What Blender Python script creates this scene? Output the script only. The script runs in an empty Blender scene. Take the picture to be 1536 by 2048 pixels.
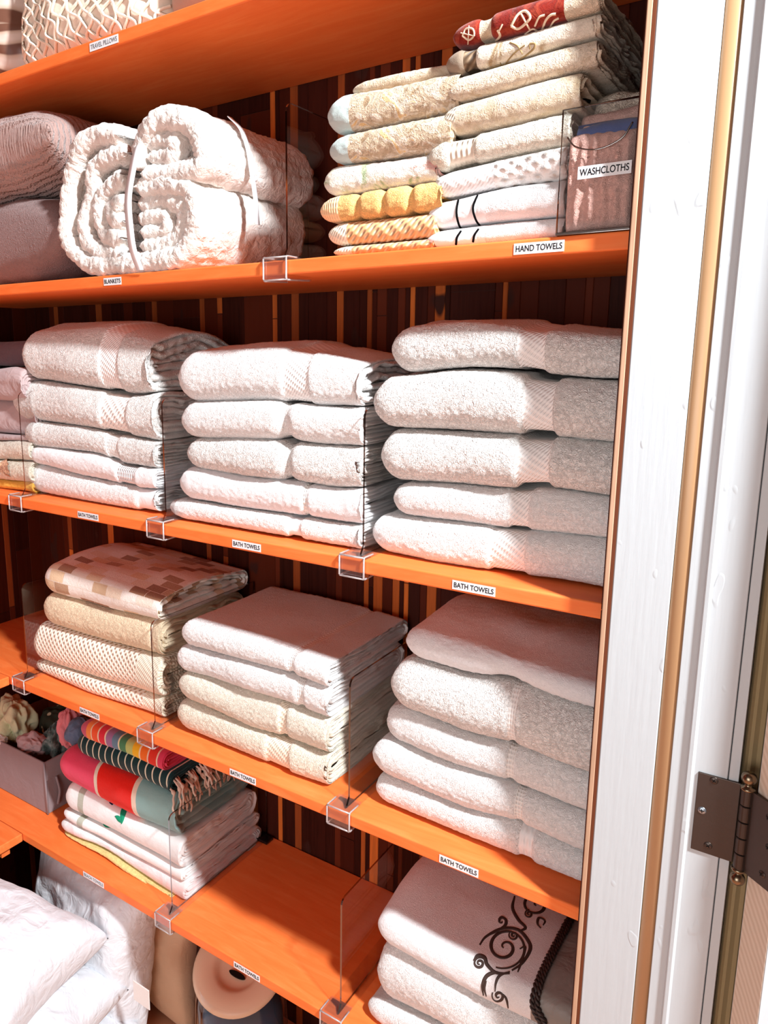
import bpy, bmesh, math, random
import numpy as np
from mathutils import Vector, Matrix
from mathutils.bvhtree import BVHTree

SC = bpy.context.scene
COL = SC.collection
V = Vector
# ------------------------------------------------------------------ camera
CAM = V((0.4959, -0.8514, 0.2812))
cr = V((0.8170, 0.5766, -0.0033)); cu = V((-0.1069, 0.1570, 0.9818)); cf = V((-0.5666, 0.8018, -0.1900))
cr.normalize(); cf = (cf - cr * cf.dot(cr)).normalized(); cu = cr.cross(cf)
F = 1513.0; PX, PY = 613.2, 990.7
cam = bpy.data.cameras.new('camera'); cam_o = bpy.data.objects.new('camera', cam); COL.objects.link(cam_o)
m = Matrix.Identity(4)
for i in range(3):
    m[i][0] = cr[i]; m[i][1] = cu[i]; m[i][2] = -cf[i]; m[i][3] = CAM[i]
cam_o.matrix_world = m
cam.sensor_fit = 'VERTICAL'; cam.sensor_height = 24; cam.sensor_width = 18
cam.lens = F / 2048 * 24
cam.shift_x = (768 - PX) / 2048; cam.shift_y = (PY - 1024) / 2048
cam.clip_start = 0.01
SC.camera = cam_o
# ------------------------------------------------------------------ light
SC.view_settings.view_transform = 'Standard'; SC.view_settings.look = 'None'
SC.view_settings.gamma = 1; SC.view_settings.exposure = 0.0
w = bpy.data.worlds.new('world'); SC.world = w; w.use_nodes = True
w.node_tree.nodes['Background'].inputs[0].default_value = (0.9, 0.95, 1, 1)
w.node_tree.nodes['Background'].inputs[1].default_value = 0.0
def area(name, loc, tgt, size, power, color, shape='DISK'):
    l = bpy.data.lights.new(name, 'AREA'); l.shape = shape; l.size = size; l.energy = power; l.color = color
    o = bpy.data.objects.new(name, l); COL.objects.link(o); o.location = loc
    o.rotation_euler = (V(tgt) - V(loc)).to_track_quat('-Z', 'Y').to_euler()
    return o
area('ceiling_lamp_light', (1.50, -0.55, 1.55), (-0.2, 0.1, -0.2), 0.17, 135, (0.93, 0.975, 1.0))
area('added_front_fill_light', (0.15, -2.1, -0.05), (-0.2, 0.0, 0.0), 1.1, 19, (0.95, 0.98, 1.0), 'SQUARE')  # added fill lamp to brighten the shaded towel fronts, no window here

# ------------------------------------------------------------------ helpers
def ray(x, y): return cf + cr * ((x - PX) / F) - cu * ((y - PY) / F)
def at(x, y, Y):                       # photo pixel -> point on the plane y = Y
    v = ray(x, y); return CAM + v * ((Y - CAM.y) / v.y)
def atz(x, y, Z):
    v = ray(x, y); return CAM + v * ((Z - CAM.z) / v.z)
def lin(c): return tuple(((a / 12.92) if a <= 0.04045 else ((a + 0.055) / 1.055) ** 2.4) for a in c)

def tag(o, label=None, cat=None, group=None, kind=None):
    if label: o['label'] = label
    if cat: o['category'] = cat
    if group: o['group'] = group
    if kind: o['kind'] = kind
    return o
def link(name, me, mat=None, parent=None, smooth=True):
    o = bpy.data.objects.new(name, me); COL.objects.link(o)
    if mat is not None and len(me.materials) == 0: me.materials.append(mat)
    if parent: o.parent = parent
    if smooth and len(me.polygons): me.polygons.foreach_set('use_smooth', [True] * len(me.polygons))
    return o
def empty(name, loc, label, cat, group=None):
    o = bpy.data.objects.new(name, None); COL.objects.link(o); o.location = loc; o.empty_display_size = .02
    bpy.context.view_layer.update()
    return tag(o, label, cat, group)
def child(o, par):
    o.parent = par; o.matrix_parent_inverse = Matrix.Translation(par.location).inverted(); return o
def mesh(name, vs, fs, mat=None, parent=None, smooth=True, uv=None):
    me = bpy.data.meshes.new(name); me.from_pydata([tuple(v) for v in vs], [], fs); me.update()
    if uv is not None:
        l = me.uv_layers.new(name='UVMap')
        idx = np.zeros(len(me.loops), dtype=np.int32); me.loops.foreach_get('vertex_index', idx)
        l.data.foreach_set('uv', np.asarray(uv, dtype=np.float32)[idx].ravel())
    o = link(name, me, mat, None, smooth)
    if parent: child(o, parent)
    return o
def bm_obj(name, bm, mat, parent=None, smooth=False, kind=None):
    me = bpy.data.meshes.new(name); bmesh.ops.recalc_face_normals(bm, faces=bm.faces[:]); bm.to_mesh(me); bm.free()
    o = link(name, me, mat, None, smooth)
    if parent: child(o, parent)
    if kind: o['kind'] = kind
    return o
def box(bm, x0, x1, y0, y1, z0, z1, bev=0.0):
    r = bmesh.ops.create_cube(bm, size=1)
    for v in r['verts']:
        v.co = V((x0 + (x1 - x0) * (v.co.x + .5), y0 + (y1 - y0) * (v.co.y + .5), z0 + (z1 - z0) * (v.co.z + .5)))
    if bev:
        es = set(e for v in r['verts'] for e in v.link_edges)
        bmesh.ops.bevel(bm, geom=list(es), offset=bev, segments=3, affect='EDGES', profile=.5)
def boxo(name, b, mat, bev=0.0, parent=None, kind=None):
    bm = bmesh.new(); box(bm, *b, bev); return bm_obj(name, bm, mat, parent, False, kind)
def prism_y(bm, poly, y0, y1):         # poly in (x,z)
    a = [bm.verts.new((p[0], y0, p[1])) for p in poly]; b = [bm.verts.new((p[0], y1, p[1])) for p in poly]
    bm.faces.new(a); bm.faces.new(b[::-1]); n = len(poly)
    for i in range(n): bm.faces.new((a[i], a[(i+1) % n], b[(i+1) % n], b[i]))
def prism(bm, poly, axis, lo, hi):
    def P(p, t): return {'x': (t, p[0], p[1]), 'y': (p[0], t, p[1]), 'z': (p[0], p[1], t)}[axis]
    a = [bm.verts.new(P(p, lo)) for p in poly]; b = [bm.verts.new(P(p, hi)) for p in poly]
    bm.faces.new(a); bm.faces.new(b[::-1]); n = len(poly)
    for i in range(n): bm.faces.new((a[i], a[(i+1) % n], b[(i+1) % n], b[i]))
def tube(bm, pts, r, seg=8, flat=1.0, up=None):
    pts = [V(p) for p in pts]; n = len(pts); rings = []
    rr = r if hasattr(r, '__len__') else [r] * n
    for i in range(n):
        t = (pts[min(i+1, n-1)] - pts[max(i-1, 0)]).normalized()
        ref = V(up) if up is not None else V((0, 0, 1))
        if abs(t.dot(ref)) > .97: ref = V((1, 0, 0))
        a = t.cross(ref).normalized(); b = a.cross(t).normalized()
        rings.append([bm.verts.new(pts[i] + a * math.cos(q) * rr[i] + b * math.sin(q) * rr[i] * flat) for q in [2*math.pi*k/seg for k in range(seg)]])
    for i in range(n-1):
        for k in range(seg):
            bm.faces.new((rings[i][k], rings[i][(k+1) % seg], rings[i+1][(k+1) % seg], rings[i+1][k]))
    bm.faces.new(rings[0][::-1]); bm.faces.new(rings[-1])
def lathe(bm, prof, c, seg=32, axis=(0, 0, 1)):
    q = V((0, 0, 1)).rotation_difference(V(axis)); rings = []
    for r, z in prof:
        rings.append([bm.verts.new(V(c) + q @ V((max(r, 1e-5) * math.cos(2*math.pi*k/seg), max(r, 1e-5) * math.sin(2*math.pi*k/seg), z))) for k in range(seg)])
    for i in range(len(prof)-1):
        for k in range(seg): bm.faces.new((rings[i][k], rings[i][(k+1) % seg], rings[i+1][(k+1) % seg], rings[i+1][k]))
def catmull(pts, n=12):
    P = [V(p) for p in pts]; P = [P[0]*2 - P[1]] + P + [P[-1]*2 - P[-2]]; out = []
    for i in range(1, len(P)-2):
        for k in range(n):
            t = k / n; a, b, c, d = P[i-1], P[i], P[i+1], P[i+2]
            out.append(.5*((2*b) + (c-a)*t + (2*a-5*b+4*c-d)*t*t + (3*b-a-3*c+d)*t**3))
    out.append(P[-2]); return out
# numpy value noise
def _h(i, j, k, s):
    n = (i.astype(np.int64)*374761393 + j.astype(np.int64)*668265263 + k.astype(np.int64)*2147483647 + s*974634777) & 0xffffffff
    n = ((n ^ (n >> 13)) * 1274126177) & 0xffffffff
    return ((n ^ (n >> 16)) & 0xffff) / 32767.5 - 1
def noise3(x, y, z, cell, seed=0):
    x, y, z = np.broadcast_arrays(x/cell, y/cell, z/cell)
    i, j, k = np.floor(x), np.floor(y), np.floor(z); fx, fy, fz = x-i, y-j, z-k
    fx, fy, fz = [f*f*(3-2*f) for f in (fx, fy, fz)]; r = 0
    for a in (0, 1):
        for b in (0, 1):
            for c in (0, 1):
                r = r + _h(i+a, j+b, k+c, seed) * (fx if a else 1-fx) * (fy if b else 1-fy) * (fz if c else 1-fz)
    return r

# ------------------------------------------------------------------ materials
class N:
    def __init__(s, name):
        s.m = bpy.data.materials.new(name); s.m.use_nodes = True; s.t = s.m.node_tree; s.t.nodes.clear()
        s.out = s.n('ShaderNodeOutputMaterial')
    def n(s, typ, **k):
        o = s.t.nodes.new(typ)
        for a, b in k.items(): setattr(o, a, b)
        return o
    def l(s, a, b): s.t.links.new(a, b)
    def ramp(s, fac, stops, interp='LINEAR'):
        r = s.n('ShaderNodeValToRGB'); r.color_ramp.interpolation = interp; e = r.color_ramp.elements
        while len(e) < len(stops): e.new(0.5)
        for i, (p, c) in enumerate(stops):
            e[i].position = p; e[i].color = (*c, 1)
        s.l(fac, r.inputs[0]); return r.outputs[0]
    def co(s, kind='Object', scale=(1, 1, 1), rot=(0, 0, 0)):
        t = s.n('ShaderNodeTexCoord'); mp = s.n('ShaderNodeMapping'); mp.inputs['Scale'].default_value = scale; mp.inputs['Rotation'].default_value = rot
        s.l(t.outputs[kind], mp.inputs[0]); return mp.outputs[0]
    def noise(s, vec, scale, detail=2, dist=0, rough=.5):
        t = s.n('ShaderNodeTexNoise'); t.inputs['Scale'].default_value = scale; t.inputs['Detail'].default_value = detail
        t.inputs['Distortion'].default_value = dist; t.inputs['Roughness'].default_value = rough
        s.l(vec, t.inputs['Vector']); return t.outputs[0]
    def math(s, op, a, b=None):
        t = s.n('ShaderNodeMath', operation=op)
        for i, v in enumerate((a, b)):
            if v is None: continue
            if isinstance(v, (int, float)): t.inputs[i].default_value = v
            else: s.l(v, t.inputs[i])
        return t.outputs[0]
    def mix(s, f, a, b):
        t = s.n('ShaderNodeMix', data_type='RGBA')
        for i, v in ((0, f), (6, a), (7, b)):
            if isinstance(v, (int, float)): t.inputs[i].default_value = v
            elif isinstance(v, tuple): t.inputs[i].default_value = (*v, 1) if len(v) == 3 else v
            else: s.l(v, t.inputs[i])
        return t.outputs[2]
    def bsdf(s, col, rough=.9, spec=.2, bumps=(), sheen=0, metal=0):
        b = s.n('ShaderNodeBsdfPrincipled')
        if isinstance(col, tuple): b.inputs['Base Color'].default_value = (*col, 1)
        else: s.l(col, b.inputs['Base Color'])
        if isinstance(rough, (int, float)): b.inputs['Roughness'].default_value = rough
        else: s.l(rough, b.inputs['Roughness'])
        b.inputs['Specular IOR Level'].default_value = spec; b.inputs['Metallic'].default_value = metal
        b.inputs['Sheen Weight'].default_value = sheen
        prev = None
        for h, st, d in bumps:
            bp = s.n('ShaderNodeBump'); bp.inputs['Strength'].default_value = st; bp.inputs['Distance'].default_value = d
            s.l(h, bp.inputs['Height'])
            if prev: s.l(prev, bp.inputs['Normal'])
            prev = bp.outputs[0]
        if prev: s.l(prev, b.inputs['Normal'])
        s.l(b.outputs[0], s.out.inputs[0]); return s.m

def m_plain(name, col, rough=.6, spec=.4, metal=0, bump=0, bs=60):
    n = N(name); b = []
    if bump: b = [(n.noise(n.co(), bs, 3), .5, bump)]
    return n.bsdf(lin(col), rough, spec, b, metal=metal)
def m_terry(name, col, loop=230, amp=.0034, st=.75, col2=None):
    amp *= 1.0; loop *= .95
    n = N(name); v = n.co()
    a = n.noise(v, loop, 2, 1.6, .6); c = n.noise(v, loop*.25, 2)
    h = n.math('ADD', n.math('MULTIPLY', n.math('ABSOLUTE', n.math('SUBTRACT', a, .5)), 2.2), n.math('MULTIPLY', c, .04))
    base = n.mix(n.noise(v, 9, 2), tuple(x*.93 for x in lin(col)), lin(col2 or col))
    return n.bsdf(base, .95, .05, [(h, st, amp)], sheen=.1)
def m_weave(name, col, sc=480, ang=.6, amp=.0012, col2=None, coord='UV'):
    n = N(name); v = n.co(coord, rot=(0, 0, ang))
    w1 = n.n('ShaderNodeTexWave', wave_type='BANDS', bands_direction='X'); w1.inputs['Scale'].default_value = sc / 6.283; n.l(v, w1.inputs[0])
    w2 = n.n('ShaderNodeTexWave', wave_type='BANDS', bands_direction='Y'); w2.inputs['Scale'].default_value = sc * .45 / 6.283; n.l(v, w2.inputs[0])
    h = n.math('MULTIPLY', w1.outputs[1], n.math('ADD', w2.outputs[1], .35))
    return n.bsdf(lin(col) if not col2 else n.mix(h, lin(col2), lin(col)), .8, .15, [(h, .8, amp)], sheen=.1)
def m_fabric(name, col, sc=900, amp=.0006, wr=.004, rough=.85):
    n = N(name); v = n.co(); a = n.noise(v, sc, 2); b = n.noise(v, 28, 3, .8)
    return n.bsdf(n.mix(n.noise(v, 12, 2), tuple(x*.94 for x in lin(col)), lin(col)), rough, .15, [(b, .5, wr), (a, .5, amp)], sheen=.15)
def m_honey(name, col, dark, sc=(33, 33, 1)):
    n = N(name); v = n.co('UV', scale=sc, rot=(0, 0, .785))
    w1 = n.n('ShaderNodeTexWave', wave_type='BANDS', bands_direction='X'); w1.inputs['Scale'].default_value = 1.0; n.l(v, w1.inputs[0])
    w2 = n.n('ShaderNodeTexWave', wave_type='BANDS', bands_direction='Y'); w2.inputs['Scale'].default_value = 1.0; n.l(v, w2.inputs[0])
    h = n.math('MULTIPLY', w1.outputs[1], w2.outputs[1]); ob = n.co()
    c = n.ramp(h, [(0, lin(col)), (.62, lin(col)), (.95, lin(dark))])
    hh = n.math('SUBTRACT', n.math('MULTIPLY', n.noise(ob, 260, 2, 1), .35), h)
    return n.bsdf(c, .95, .05, [(hh, .9, .0035)], sheen=.2)
def m_blotch(name, cols, sc=28, loop=230, amp=.003):
    n = N(name); v = n.co(); f = n.noise(v, sc, 3, 1.2, .6)
    st = [(.34 + .32 * i / max(1, len(cols)-1), lin(c)) for i, c in enumerate(cols)]
    c = n.ramp(f, st); h = n.math('ABSOLUTE', n.math('SUBTRACT', n.noise(v, loop, 2, 1.6), .5))
    return n.bsdf(c, .95, .05, [(h, .8, amp), (f, .5, .004)], sheen=.2)
def m_stripes(name, stops, x0, x1, loop=300, amp=.001):
    n = N(name); t = n.n('ShaderNodeTexCoord'); sp = n.n('ShaderNodeSeparateXYZ'); n.l(t.outputs['UV'], sp.inputs[0])
    f = n.math('DIVIDE', n.math('SUBTRACT', sp.outputs[0], x0), x1 - x0)
    f = n.math('ADD', f, n.math('MULTIPLY', n.math('SUBTRACT', n.noise(n.co(), 60, 1), .5), .006))
    c = n.ramp(f, [(a, lin(b)) for a, b in stops], 'CONSTANT')
    return n.bsdf(c, .92, .08, [(n.noise(n.co(), loop, 2, 1), .6, amp), (n.noise(n.co(), 30, 2), .4, .004)], sheen=.2)
def m_wood(name, c1, c2, c3, rough=.5, spec=.2, dirx=True, knots=False):
    n = N(name); v = n.co('Object', scale=(1.2, 9, 9) if dirx else (9, 9, 1.2))
    a = n.noise(v, 6, 5, 1.2, .6); b = n.noise(n.co('Object', scale=(2, 30, 60) if dirx else (60, 30, 2)), 8, 3)
    c = n.ramp(a, [(.3, lin(c1)), (.52, lin(c2)), (.75, lin(c3))])
    c = n.mix(n.math('MULTIPLY', b, .18), c, lin(c1))
    return n.bsdf(c, rough, spec, [(b, .15, .0006)])
WOOD = m_wood('alder_shelf_wood', (.95, .455, .21), (.97, .495, .245), (.985, .55, .30))
WOODB = m_wood('alder_strip_wood', (.70, .56, .46), (.76, .61, .50), (.80, .66, .55), dirx=False)
WHITE = m_terry('white_terry', (.97, .965, .96))
WHITE2 = m_terry('plush_white_terry', (.965, .955, .94), 190, .0045, .85)
WHITE3 = m_terry('fine_white_terry', (.96, .955, .96), 300, .0022, .6)
CREAM = m_terry('cream_terry', (.95, .925, .86))
CREAM2 = m_terry('ivory_terry', (.945, .915, .84), 200, .004)
BEIGE = m_terry('beige_terry', (.96, .88, .75), 210, .004)
ORANGE = m_terry('apricot_terry', (.97, .78, .50), 240, .003)
BORDER = m_weave('white_dobby_weave', (.97, .96, .95))
BORDER2 = m_weave('white_ribbed_weave', (.965, .955, .94), 620, 0, .0014)
BORDERC = m_weave('cream_dobby_weave', (.94, .90, .82))
SAT = m_fabric('white_cotton', (.965, .965, .975), 900, .0004, .006)

def m_acrylic(name, tint=(1, 1, 1), refl=1.0):
    n = N(name); tr = n.n('ShaderNodeBsdfTransparent'); tr.inputs[0].default_value = (*tint, 1)
    g = n.n('ShaderNodeBsdfGlossy'); g.inputs['Roughness'].default_value = .02; g.inputs[0].default_value = (1, 1, 1, 1)
    f = n.n('ShaderNodeLayerWeight'); f.inputs[0].default_value = .5; fr = n.math('ADD', n.math('MULTIPLY', n.math('POWER', f.outputs[1], 5), .9), .045)
    mx = n.n('ShaderNodeMixShader'); n.l(n.math('MULTIPLY', fr, refl), mx.inputs[0]); n.l(tr.outputs[0], mx.inputs[1]); n.l(g.outputs[0], mx.inputs[2])
    n.l(mx.outputs[0], n.out.inputs[0]); return n.m
ACR = m_acrylic('clear_acrylic', (.97, .97, .97))
def m_edge(name, tint, gl, rough=.08, white=0.):
    n = N(name); tr = n.n('ShaderNodeBsdfTransparent'); tr.inputs[0].default_value = (*tint, 1)
    g = n.n('ShaderNodeBsdfGlossy'); g.inputs['Roughness'].default_value = rough
    mx = n.n('ShaderNodeMixShader'); mx.inputs[0].default_value = gl; n.l(tr.outputs[0], mx.inputs[1]); n.l(g.outputs[0], mx.inputs[2]); o = mx.outputs[0]
    if white:
        d_ = n.n('ShaderNodeBsdfDiffuse'); d_.inputs[0].default_value = (.9, .88, .88, 1); m2 = n.n('ShaderNodeMixShader'); m2.inputs[0].default_value = white
        n.l(o, m2.inputs[1]); n.l(d_.outputs[0], m2.inputs[2]); o = m2.outputs[0]
    n.l(o, n.out.inputs[0]); return n.m
EDGE = m_edge('acrylic_cut_edge', (.22, .14, .12), .35)
CLIP = m_edge('acrylic_clip', (.95, .93, .93), .10, .10, .02)
RIM_GLINT = m_edge('acrylic_rim_glint', (.7, .66, .66), .3, .2, .32)  # white mixed in stands for the highlights along the clip edges

# ------------------------------------------------------------------ room shell and shelves
Z = {1: .7480, 2: .3992, 3: 0.0, 4: -.3887, 5: -.7548}
TH = .0190; D = .3052; XL = -1.165; XF = -.867; XR = .3035; FLOOR = -1.20; CEIL = 1.70
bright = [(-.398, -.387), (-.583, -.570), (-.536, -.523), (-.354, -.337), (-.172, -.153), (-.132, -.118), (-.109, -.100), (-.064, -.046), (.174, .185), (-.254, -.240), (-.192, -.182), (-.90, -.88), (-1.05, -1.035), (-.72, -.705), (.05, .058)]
def plank_wall(name, axis, fixed, a0, a1, z0, z1, out, brights=()):
    rnd = random.Random(5); cuts = {a0, a1}
    x = a0
    while x < a1 - .05:
        x += rnd.choice([.028, .04, .055, .075, .062]); cuts.add(min(x, a1))
    for p, q in brights:
        cuts = {c for c in cuts if not (p - .008 < c < q + .008)} | {p, q}
    cs = sorted(cuts); vs = []; fs = []; cols = []
    for p, q in zip(cs[:-1], cs[1:]):
        isb = any(abs(p - b[0]) < 1e-6 for b in brights)
        zz = z0
        while zz < z1 - 1e-6:
            ze = min(z1, zz + (rnd.uniform(.2, .6) if isb else rnd.uniform(.5, 1.4))); k = len(vs); g = .0008
            if ze > z1 - .2: ze = z1
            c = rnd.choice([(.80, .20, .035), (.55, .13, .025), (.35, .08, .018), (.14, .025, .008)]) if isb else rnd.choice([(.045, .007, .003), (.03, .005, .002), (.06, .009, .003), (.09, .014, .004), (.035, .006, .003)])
            dd = 0 if not isb else -.0004
            P = [(p+g, zz+g), (q-g, zz+g), (q-g, ze-g), (p+g, ze-g)]
            def w3(a, z, d): return (a, fixed + d, z) if axis == 'y' else (fixed + d, a, z)
            s = out
            vs += [w3(a, z, s*(.0015)) for a, z in P] + [w3(a + (-.0012 if i in (0, 3) else .0012), z, 0) for i, (a, z) in enumerate(P)]
            fs += [(k, k+1, k+2, k+3)] + [(k+i, k+4+i, k+4+(i+1) % 4, k+(i+1) % 4) for i in range(4)]
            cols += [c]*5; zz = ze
    k = len(vs)
    def w3(a, z, d): return (a, fixed + d, z) if axis == 'y' else (fixed + d, a, z)
    vs += [w3(a0, z0, 0), w3(a1, z0, 0), w3(a1, z1, 0), w3(a0, z1, 0), w3(a0, z0, -out*.02), w3(a1, z0, -out*.02), w3(a1, z1, -out*.02), w3(a0, z1, -out*.02)]
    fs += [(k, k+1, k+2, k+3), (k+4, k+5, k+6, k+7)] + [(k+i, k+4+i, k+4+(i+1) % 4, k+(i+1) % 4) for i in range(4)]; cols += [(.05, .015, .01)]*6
    me = bpy.data.meshes.new(name); me.from_pydata(vs, [], fs); me.update()
    ca = me.color_attributes.new('Col', 'FLOAT_COLOR', 'CORNER')
    for pl in me.polygons:
        for li in pl.loop_indices: ca.data[li].color = (*cols[pl.index], 1)
    n = N(name + '_cedar'); at_ = n.n('ShaderNodeAttribute', attribute_name='Col'); v = n.co('Object', scale=(30, 30, 1.5) )
    g = n.noise(v, 5, 4, 1.0); kn = n.noise(n.co('Object', scale=(6, 6, 2.2)), 4, 1)
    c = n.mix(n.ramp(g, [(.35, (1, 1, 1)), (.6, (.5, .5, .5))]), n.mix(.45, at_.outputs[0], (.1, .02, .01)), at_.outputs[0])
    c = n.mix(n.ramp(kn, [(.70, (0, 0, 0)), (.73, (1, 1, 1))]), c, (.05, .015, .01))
    mm = n.bsdf(c, .6, .12, [(g, .2, .001)])
    o = link(name, me, mm, None, False); o['kind'] = 'structure'; return o
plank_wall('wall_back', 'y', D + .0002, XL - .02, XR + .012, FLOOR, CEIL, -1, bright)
plank_wall('wall_left', 'x', XL, -1.3, D, FLOOR, CEIL, 1, [(.1, .11), (-.05, -.04), (.2, .215)])
plank_wall('wall_right', 'x', XR + .0005, -.018, D, FLOOR, CEIL, -1, [(.15, .16)])
WALLP = m_plain('hall_paint', (.66, .60, .57), .8, .2)
CARPET = m_plain('floor_wood_paint', (.85, .60, .46), .6, .3, bump=.001)
boxo('floor', (XL - .02, 2.2, -2.2, D + .02, FLOOR - .03, FLOOR), CARPET, kind='structure')
boxo('ceiling', (XL - .02, 2.2, -2.2, D + .02, CEIL, CEIL + .03), m_plain('ceiling_brown_boards', (.36, .24, .18), .8, .2), kind='structure')
boxo('wall_front', (XL - .02, 2.2, -2.22, -2.2, FLOOR, CEIL), WALLP, kind='structure')
boxo('wall_hall', (2.2, 2.22, -2.2, 1.4, FLOOR, CEIL), WALLP, kind='structure')
boxo('wall_hall_back', (.62, 2.2, 1.38, 1.4, FLOOR, CEIL), WALLP, kind='structure')

# L-shaped shelf unit: one board per level, plus the return board on the left side
lvl = {1: 'topmost', 2: 'second from top', 3: 'middle', 4: 'fourth from top', 5: 'lowest'}
what = {1: 'holding decorative pillows', 2: 'holding blanket and hand towels', 3: 'with three stacks of white bath towels', 4: 'with beige, ivory and white bath towel stacks', 5: 'with beach towels and an empty bay'}
for s in Z:
    bm = bmesh.new(); z1 = Z[s]; z0 = z1 - TH
    bv = .0022
    box(bm, XL, XR - .0005, 0, D - .003, z0, z1, bv)
    o = bm_obj('shelf_board', bm, WOOD); bv_ = o
    tag(o, '%s orange wood shelf board, %s' % (lvl[s], what[s]), 'shelf', 'shelf boards along the back wall')
    yb = -.0015
    bm = bmesh.new(); box(bm, XL, XF, -1.25, yb, z0, z1, bv)
    o2 = bm_obj('side_shelf_board', bm, WOOD)
    tag(o2, '%s orange wood shelf board running towards the viewer along the left wall' % lvl[s], 'shelf', 'shelf boards along the left wall')
    bm = bmesh.new(); box(bm, XL, XF - .012, yb - .045, yb - .025, z0 - .02, z0, .001)
    tag(child(bm_obj('cleat', bm, WOOD), o2))
# cedar side panel edge strip and door jamb
def vstrip(name, x0, x1, y0, y1, mat, bev=.001, kind='structure'):
    bm = bmesh.new(); box(bm, x0, x1, y0, y1, FLOOR, CEIL, bev); return bm_obj(name, bm, mat, None, False, kind)
def m_paint():
    n = N('white_gloss_paint'); v = n.co()
    a = n.noise(n.co('Object', scale=(40, 40, 3)), 4, 4); b = n.noise(v, 45, 2); c = n.noise(n.co('Object', scale=(1, 1, .5)), 60, 1)
    d = n.ramp(c, [(.70, (0, 0, 0)), (.74, (1, 1, 1))])
    return n.bsdf(lin((.76, .785, .80)), .5, .25, [(a, .25, .0012), (b, .12, .001), (d, .35, .0008)])
PAINT = m_paint()
TAN = m_plain('tan_painted_stop', (.70, .55, .40), .35, .5)
YJ = -.02
vstrip('trim_1', XR + .0005, .3095, YJ, -.0175 + .03, WOODB, .0012)
DARKW = m_plain('dark_shadow_gap_wood', (.42, .22, .13), .6, .2)
vstrip('trim_2', .3095, .3130, YJ + .0003, .02, DARKW, .0003)
bm = bmesh.new()                       # jamb: flat board, groove for the stop bead, second flat
prism(bm, [(.3130, .06), (.3130, YJ + .0012), (.3142, YJ), (.3695, YJ), (.3702, YJ + .0012), (.3702, YJ + .008), (.3858, YJ + .008), (.3858, YJ + .001), (.3865, YJ), (.3995, YJ), (.4010, YJ - .0006), (.4018, YJ - .0032), (.4030, YJ - .0042), (.4065, YJ - .0045), (.4090, YJ - .0022), (.4125, YJ - .0022),
      (.4392, YJ - .0022), (.4398, YJ - .001), (.4398, YJ + .012), (.4406, YJ + .012), (.4406, YJ - .001), (.4412, YJ - .002), (.4495, YJ - .001), (.4498, .06)], 'z', FLOOR, CEIL)
bm_obj('trim_3', bm, PAINT, kind='structure')
bm = bmesh.new()                       # rounded tan bead
pr_ = [(.3703 + .0154*(.5 - .5*math.cos(a)), YJ + .004 - .0035*math.sin(a)) for a in np.linspace(0, math.pi, 14)] + [(.3857, YJ + .0079), (.3703, YJ + .0079)]
prism(bm, pr_, 'z', FLOOR, CEIL); o = bm_obj('trim_4', bm, TAN, None, True, 'structure')
OLIVE = m_plain('olive_shaded_casing', (.62, .54, .40), .4, .5)  # shade in the gap between jamb and door, put into the casing colour
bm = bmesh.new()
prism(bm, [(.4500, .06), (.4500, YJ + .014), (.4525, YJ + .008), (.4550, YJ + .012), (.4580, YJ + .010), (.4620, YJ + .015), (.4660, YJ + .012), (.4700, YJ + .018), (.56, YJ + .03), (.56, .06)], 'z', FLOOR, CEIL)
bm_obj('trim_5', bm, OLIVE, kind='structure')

# open door (edge and face), hung on the hinge
HX, HY = .4590, -.0300
ed = V((.69, -.724, 0)).normalized(); ds = V((.724, .69, 0)).normalized()
p0 = V((HX + .006, HY + .004, 0)) + ed * .004
q = [p0, p0 + ed*.036, p0 + ed*.036 + ds*.74, p0 + ds*.74]
bm = bmesh.new(); prism(bm, [(v.x, v.y) for v in q], 'z', FLOOR + .01, CEIL - .2)
door = bm_obj('door_1', bm, PAINT, kind='structure')
bm = bmesh.new(); r0 = p0 + ed*.001 - ds*.0006; r1 = p0 + ed*.035 - ds*.0006
prism(bm, [(r0.x, r0.y), (r1.x, r1.y), (r1.x + ds.x*.001, r1.y + ds.y*.001), (r0.x + ds.x*.001, r0.y + ds.y*.001)], 'z', FLOOR + .012, CEIL - .202)
n = N('beige_sawn_edge'); wv = n.n('ShaderNodeTexWave'); wv.inputs['Scale'].default_value = 60; wv.inputs['Distortion'].default_value = 1.5
n.l(n.co('Object', rot=(0, .5, 0)), wv.inputs[0])
child(bm_obj('door_edge', bm, n.bsdf(n.mix(wv.outputs[1], lin((.80, .72, .64)), lin((.86, .79, .72))), .7, .2, [(wv.outputs[1], .3, .0006)])), door)

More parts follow.
